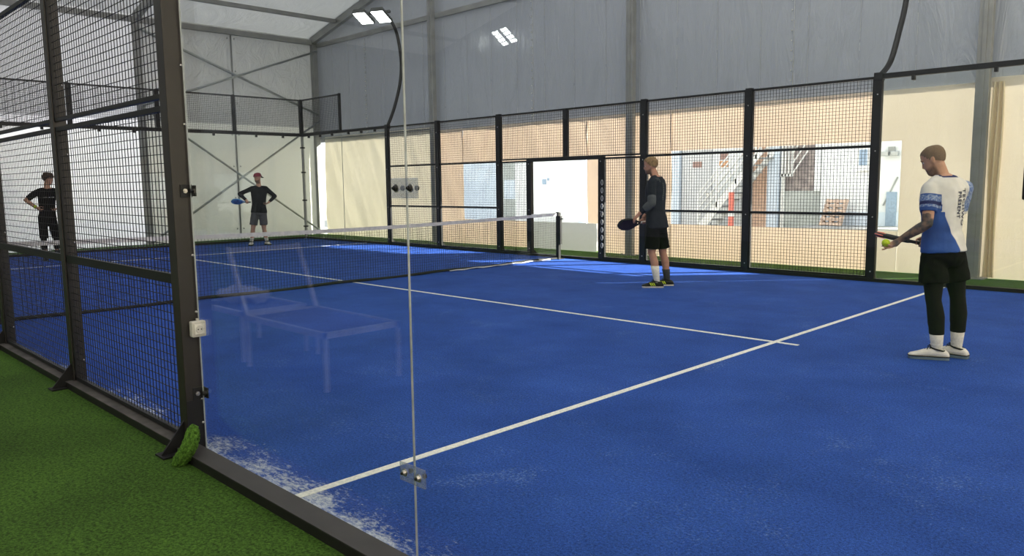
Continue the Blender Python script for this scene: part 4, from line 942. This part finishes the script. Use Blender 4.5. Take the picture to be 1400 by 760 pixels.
# middle player --------------------------------------------------------
v2 = (V((3.87, 7.55, 1.1)) - CAMP).normalized(); lat2 = V((-.826, -.564, 0)); n2 = V((-.564, .826, 0))
g2a = (V((3.463, 7.175, .900)) - V((3.679, 7.492, .942))).normalized(); g2a = (lat2 * .97 + V((0, 0, -.12)) - n2 * .15).normalized()
dR2 = V((-.3, -.35, -1)); dR2 = (dR2 - g2a * dR2.dot(g2a)).normalized(); nR2 = g2a.cross(dR2)
def extra2(o, P, shirt):
    el, sh, wr = P['elL'], P['shL'], P['wrL']; b = MB(); b.capsule(sh.lerp(el, .72), el, .064, .060); b.capsule(el, el.lerp(wr, .35), .060, .060); cone(b, el.lerp(wr, .3), el.lerp(wr, .55), .060, .052)
    q = skin_obj('arm_sleeve', remesh(b, .008, 3), SK['grey'], o); q['label'] = 'pale grey compression sleeve'
    L = (P['shL'] - P['shR']).normalized(); F = L.cross(V((0, 0, 1))); b = MB()
    bv = BVHTree.FromPolygons([v.co for v in shirt.data.vertices], [list(p_.vertices) for p_ in shirt.data.polygons])
    for l_, z_, w_, h_ in [(.085 + .018 * (k % 3), -.035 - .022 * (k // 3), .012, .012) for k in range(7)] + [(.035, -.11 - .028 * k, .014, .016) for k in range(9)]:
        h = bv.ray_cast(P['neck'] + L * l_ + V((0, 0, z_)) - F * .5, F)
        if h[0] is not None: q_ = h[0] - F * .004; b.add([q_, q_ + L * w_, q_ + L * w_ + V((0, 0, h_)), q_ + V((0, 0, h_))], [(0, 1, 2, 3)])
    q = b.build('back_print', SK['pale']); q.parent = shirt; q.matrix_parent_inverse = Matrix.Identity(4); q['label'] = 'faint pale print on the back'
cfg2 = dict(fine=.0075, skin=SK['skin2'], beard=True, hair=('short', SK['blond']), shirt=(-.02, .9, .85), shirtm=[SK['char']],
    shorts=(.84, .105, SK['black']), sock=dict(L=(.55, SK['sock']), R=(.38, SK['sockg'])), shoe=(SK['shoeb'], SK['solew'], SK['lace'], SK['yellow']),
    handL=((-.55, -.25, -.62), (-.3, .3, -1), (20, 18, 18, 22), .4, .25), handR=(dR2, nR2, (62, 62, 62, 62), .9, .02), extra=[extra2])
P2['wrL'] = (3.745, 7.270, 1.050)
person('fair haired man in charcoal shirt and black shorts holding a dark racket flat in front', P2, tuple(lat2 * .98 + n2 * .12 + V((0, 0, -.16))), cfg2)
gc = V(P2['wrR']) + dR2 * .075 + nR2 * .03
racket('dark purple racket held flat by the man in the charcoal shirt', gc, gc + g2a * .38, g2a.cross(v2) * .78 - v2 * .62, (mat('dark_purple_racket_face', (.035, .013, .026), .45), M['black'], SK['lace'], SK['white']))

# red capped player ------------------------------------------------------
v3 = (V((-8.65, 7.83, 1.1)) - CAMP).normalized()
g3a = V((-.40, -.86, .06)).normalized(); dR3 = V((.75, .1, -.5)); dR3 = (dR3 - g3a * dR3.dot(g3a)).normalized(); nR3 = g3a.cross(dR3)
F3 = (V(P3['shL']) - V(P3['shR'])).normalized().cross(V((0, 0, 1)))
hipd = lambda P, S, F: ((V(P['hipL']) + V(P['hipR'])) / 2 + F * .14 + V((0, 0, .1)) - V(P['wr' + S]))
cfg3 = dict(fine=.0095, fat=1.06, skin=SK['skin'], beard=True, hair=('cap', SK['red']), shirt=(-.02, .9, .86), shirtm=[SK['black']], shorts=(.80, .100, SK['shortg']),
    sock=dict(L=(.28, SK['sock']), R=(.28, SK['sock'])), shoe=(SK['shoew'], SK['lace'], SK['lace'], None), handL=(hipd(P3, 'L', F3), (-.3, -.9, 0), (40, 40, 40, 40), .5, .05), handR=(dR3, nR3, (62, 62, 62, 62), .9, .02))
person('man in maroon backward cap and black long sleeves, hands on hips', P3, (.17, -.98, -.15), cfg3)
gc = V(P3['wrR']) + dR3 * .075 + nR3 * .03
bluef = mat('light_blue_racket', (.10, .40, .78), .45, c2=(.03, .15, .40), scale=20)
racket('light blue racket held at the hip of the red capped man', gc, gc + g3a * .38, g3a.cross(v3) * .85 - v3 * .5, (bluef, mat('blue_racket_rim', (.06, .26, .58), .4), bluef, SK['lace']))

# left player behind the mesh ----------------------------------------------
F4 = (V(P4['shL']) - V(P4['shR'])).normalized().cross(V((0, 0, 1)))
def extra4(o, P, shirt):
    L = (P['shL'] - P['shR']).normalized(); c = P['neck'] - V((0, 0, .20))
    b = MB(); R = L; x = -.085
    bv = BVHTree.FromPolygons([v.co for v in shirt.data.vertices], [list(p.vertices) for p in shirt.data.polygons])
    for wd in (.012, .010, .014, .010, .012, 0, .016, .010, .012, 0, .018, .012, .010):
        if wd:
            h = bv.ray_cast(c + L * x + F4 * .4, -F4)
            if h[0] is not None: p = h[0] + F4 * .003; b.add([p, p + L * wd, p + L * wd + V((0, 0, .018)), p + V((0, 0, .018))], [(0, 1, 2, 3)])
        x += (wd or .012) + .004
    q = b.build('chest_print', SK['wprint']); q.parent = shirt; q.matrix_parent_inverse = Matrix.Identity(4); q['label'] = 'thin white line of lettering'
    b = MB(); el, wr = P['elR'], P['wrR']; cone(b, el.lerp(wr, .80), el.lerp(wr, .98), .037, .035); put(b, 'wristband', [SK['wrist']], o)
cfg4 = dict(fine=.0095, fat=.88, skin=SK['skin'], hair=('mop', SK['brown']), shirt=(-.04, .80, 0), shirtm=[SK['black']], shorts=(.95, .082, SK['black']), leggings=.6,
    sock=dict(L=(.35, SK['sockg']), R=(.35, SK['sockg'])), shoe=(SK['shoeb'], SK['soleg'], SK['lace'], None), handL=(hipd(P4, 'L', F4), (0, -1, -.2), (40, 40, 40, 40), .5, .05), handR=(hipd(P4, 'R', F4), (0, 1, -.2), (40, 40, 40, 40), .5, .05), extra=[extra4])
person('brown haired bare headed man in black clothes, hands on hips, behind the wire mesh', P4, (.74, .67, -.12), cfg4)

# ------------------------------------------------------------------ yard outside, seen through windows and doorway
def wallobj(name, x0, x1, y, z1, m, label, cat='building', z0=-.04, t=.2):
    b = MB(); b.box(x0, x1, y, y + t, z0, z1); return tag(b.build(name, M[m]), label, cat)
YB = 20.0
wallobj('outbuilding', -17, -12.15, YB + .3, 4.2, 'plasterb', 'bluish white outbuilding wall seen through the left window')
o = thing('outbuilding', 'worn grey wall with a pale board, seen left of the doorway', 'building', (-11.7, YB, 0))
b = MB(); b.box(-.42, .4, .1, .3, -.04, 4.2); b.build('wall', M['oldwall'], o); b = MB(); b.box(-.30, .35, .07, .1, .9, 1.65); b.build('board', M['plasterb'], o)
o = thing('outbuilding', 'white plastered wall seen through the open court doorway', 'building', (-9.6, YB, 0))
b = MB(); b.box(-1.7, 1.62, 0, .3, -.04, 4.2); b.build('wall', M['plaster'], o); b = MB(); b.box(-.25, -.05, -.012, 0, 1.46, 1.66); b.box(.0, .10, -.012, 0, 1.60, 1.70); q = b.build('marking', M['gateb'], o); q['label'] = 'small faded blue grey marking'
b = MB(); b.box(1.62, 1.98, -.12, .3, -.04, 4.2); b.build('pillar', M['plasterb'], o)
o = thing('service_building', 'grey building front with door and plaques, seen through the big window', 'building', (-2.9, YB, 0))
b = MB(); b.box(-1.15, 2.5, .12, .4, -.04, 4.2); b.build('wall', M['plaster'], o)
b = MB(); b.box(-1.17, -.9, -.05, .12, -.04, 4.2); b.build('pillar', M['plasterb'], o)
b = MB(); b.box(-.88, .19, .06, .12, -.04, 2.9); d = b.build('door', M['doorg'], o); b = MB(); b.box(-.46, -.14, .045, .06, 1.94, 2.12); b.build('sign', M['brownp'], d); b = MB(); b.box(.08, .12, .02, .06, 1.0, 1.12); b.build('handle', M['steel'], d)
b = MB(); b.box(.45, .76, .10, .12, 1.93, 2.12); b.build('plaque', M['orangep'], o); b = MB(); b.box(.47, .74, .10, .12, 2.16, 2.36); b.build('plaque', M['brownp'], o)
b = MB(); b.box(1.55, 2.16, .09, .12, .1, 2.9); b.build('brick_panel', M['brick'], o)
b = MB(); b.box(2.15, 2.49, -.10, .12, -.04, 4.2); b.build('pillar', M['plasterb'], o)
o = thing('staircase', 'white railed outdoor staircase rising to the right before the service building', 'staircase', (-2.64, YB - .9, -.02))
sl = 1.12
for y in (0, .75):
    b = MB(); b.prism([(0, y, 0), (.22, y, 0), (2.1, y, 2.1 * sl - .1), (2.1, y, 2.1 * sl + .1), (0, y, .14)], (0, 0, 0), (0, .04, 0)); b.build('stringer', M['white'], o)
b = MB()
for k in range(11): b.box(.08 + .18 * k, .32 + .18 * k, .04, .75, .14 + .2 * k, .18 + .2 * k)
b.build('treads', M['concrete'], o)
for y in (0, .75):
    b = MB()
    for h in (.35, .6, .85, 1.05): b.tube([(.05, y + .02, h + .08), (2.1, y + .02, 2.05 * sl + h + .08)], .024, 6)
    for k in range(4): b.box(.05 + .62 * k, .10 + .62 * k, y, y + .04, .05 + .62 * k * sl, 1.15 + .62 * k * sl)
    b.build('railing', M['white'], o)
o = thing('retaining_wall', 'low grey wall with dark stone above, right of the white pillar', 'wall', (-.40, YB, 0))
b = MB(); b.box(0, 1.22, .05, .4, -.04, 1.19); b.build('lower_wall', M['oldwall'], o); b = MB(); b.box(0, 1.12, .25, .4, 1.19, 4.0); b.build('stone_face', M['stone'], o); b = MB(); b.box(1.03, 1.21, .0, .4, 1.19, 4.0); b.build('pillar', M['plaster'], o)
o = thing('upper_railing', 'white railing of the upper stair flight in front of dark stone', 'railing', (-.36, YB - .05, 1.62))
b = MB()
for x in (.02, .12, .22, .32): b.box(x, x + .05, 0, .04, 0, 1.1)
b.box(0, .36, 0, .05, -.02, .06)
for h in (0, .3, .6): b.tube([(.34, .02, .05 + h), (.84, .02, .78 + h)], .022, 6)
b.box(.02, .1, .02, .1, -1.66 + .0, 0); b.build('bars', M['white'], o)
o = thing('white_block', 'white building block with a small window at the right of the yard', 'building', (.83, YB, 0))
b = MB(); b.box(0, 2.6, 0, .4, -.04, 4.2); b.build('wall', M['plaster'], o)
b = MB(); b.box(.98, 1.30, -.03, 0, 1.80, 2.34); f = b.build('window_frame', M['white'], o); b = MB(); b.box(1.03, 1.25, -.035, -.03, 1.87, 2.30); b.build('pane', M['gateb'], f); b = MB(); b.box(.94, 1.34, -.10, 0, 1.74, 1.80); b.build('sill', M['plaster'], f)
b = MB(); b.box(1.78, 2.04, -.04, 0, .26, 1.16); b.build('gate', M['gateb'], o)
b = MB(); b.box(0, 2.6, -.02, 0, .25, .62); b.build('plinth', M['plasterb'], o)
b = MB(); b.tube([(1.70, -.02, .8), (2.04, -.02, 1.55)], .02, 6); b.build('pipe', M['alud'], o)
o = thing('wall_lamp', 'grey swivelling wall lamp on the white building block', 'lamp', (3.4, YB - .02, 2.2))
b = MB(); b.box(-.10, .06, -.06, 0, -.04, .14); b.build('base', M['alud'], o)
for s in (-.12, .12): b = MB(); b.box(s - .09 - .02, s + .09 - .02, -.20, -.06, -.10, .02, ch=.02); b.build('lamp_head', M['alu'], o)
o.location.x = 2.72
b = MB(); b.box(.82, 3.6, YB - 1.3, YB, -.03, .25); struct(b.build('pavement', M['concrete']), 'raised concrete pavement')
for k, (dx, ang) in enumerate(((0, .42), (.09, .36))):
    o = thing('wooden_pallet', ('front' if k else 'rear') + ' wooden pallet leaning against the white building block', 'pallet', (1.30 + dx, YB - .52 - .17 * k, .25), 'wooden pallets in the yard'); o.rotation_euler = (-ang, 0, -.25)
    b = MB()
    for j in range(6): b.box(-.32, .32, -.02, 0, .02 + j * .13, .10 + j * .13)
    b.build('deck_boards', M['pallet'], o); b = MB()
    for x in (-.32, -.04, .24): b.box(x, x + .08, 0, .09, 0, .78)
    b.build('stringers', M['pallet'], o)
o = thing('barrier_post', 'red and white striped barrier post beside the staircase', 'post', (-1.28, YB - 1.2, -.02))
b = MB(); b.cyl((0, 0, .02), (0, 0, 1.2), .08, 14); b.build('red_pole', M['red'], o); b = MB(); b.cyl((0, 0, 0), (0, 0, .03), .2, 16); b.build('base', M['black'], o); b = MB(); b.cyl((0, 0, .5), (0, 0, .66), .083, 14); b.build('white_band', M['white'], o)
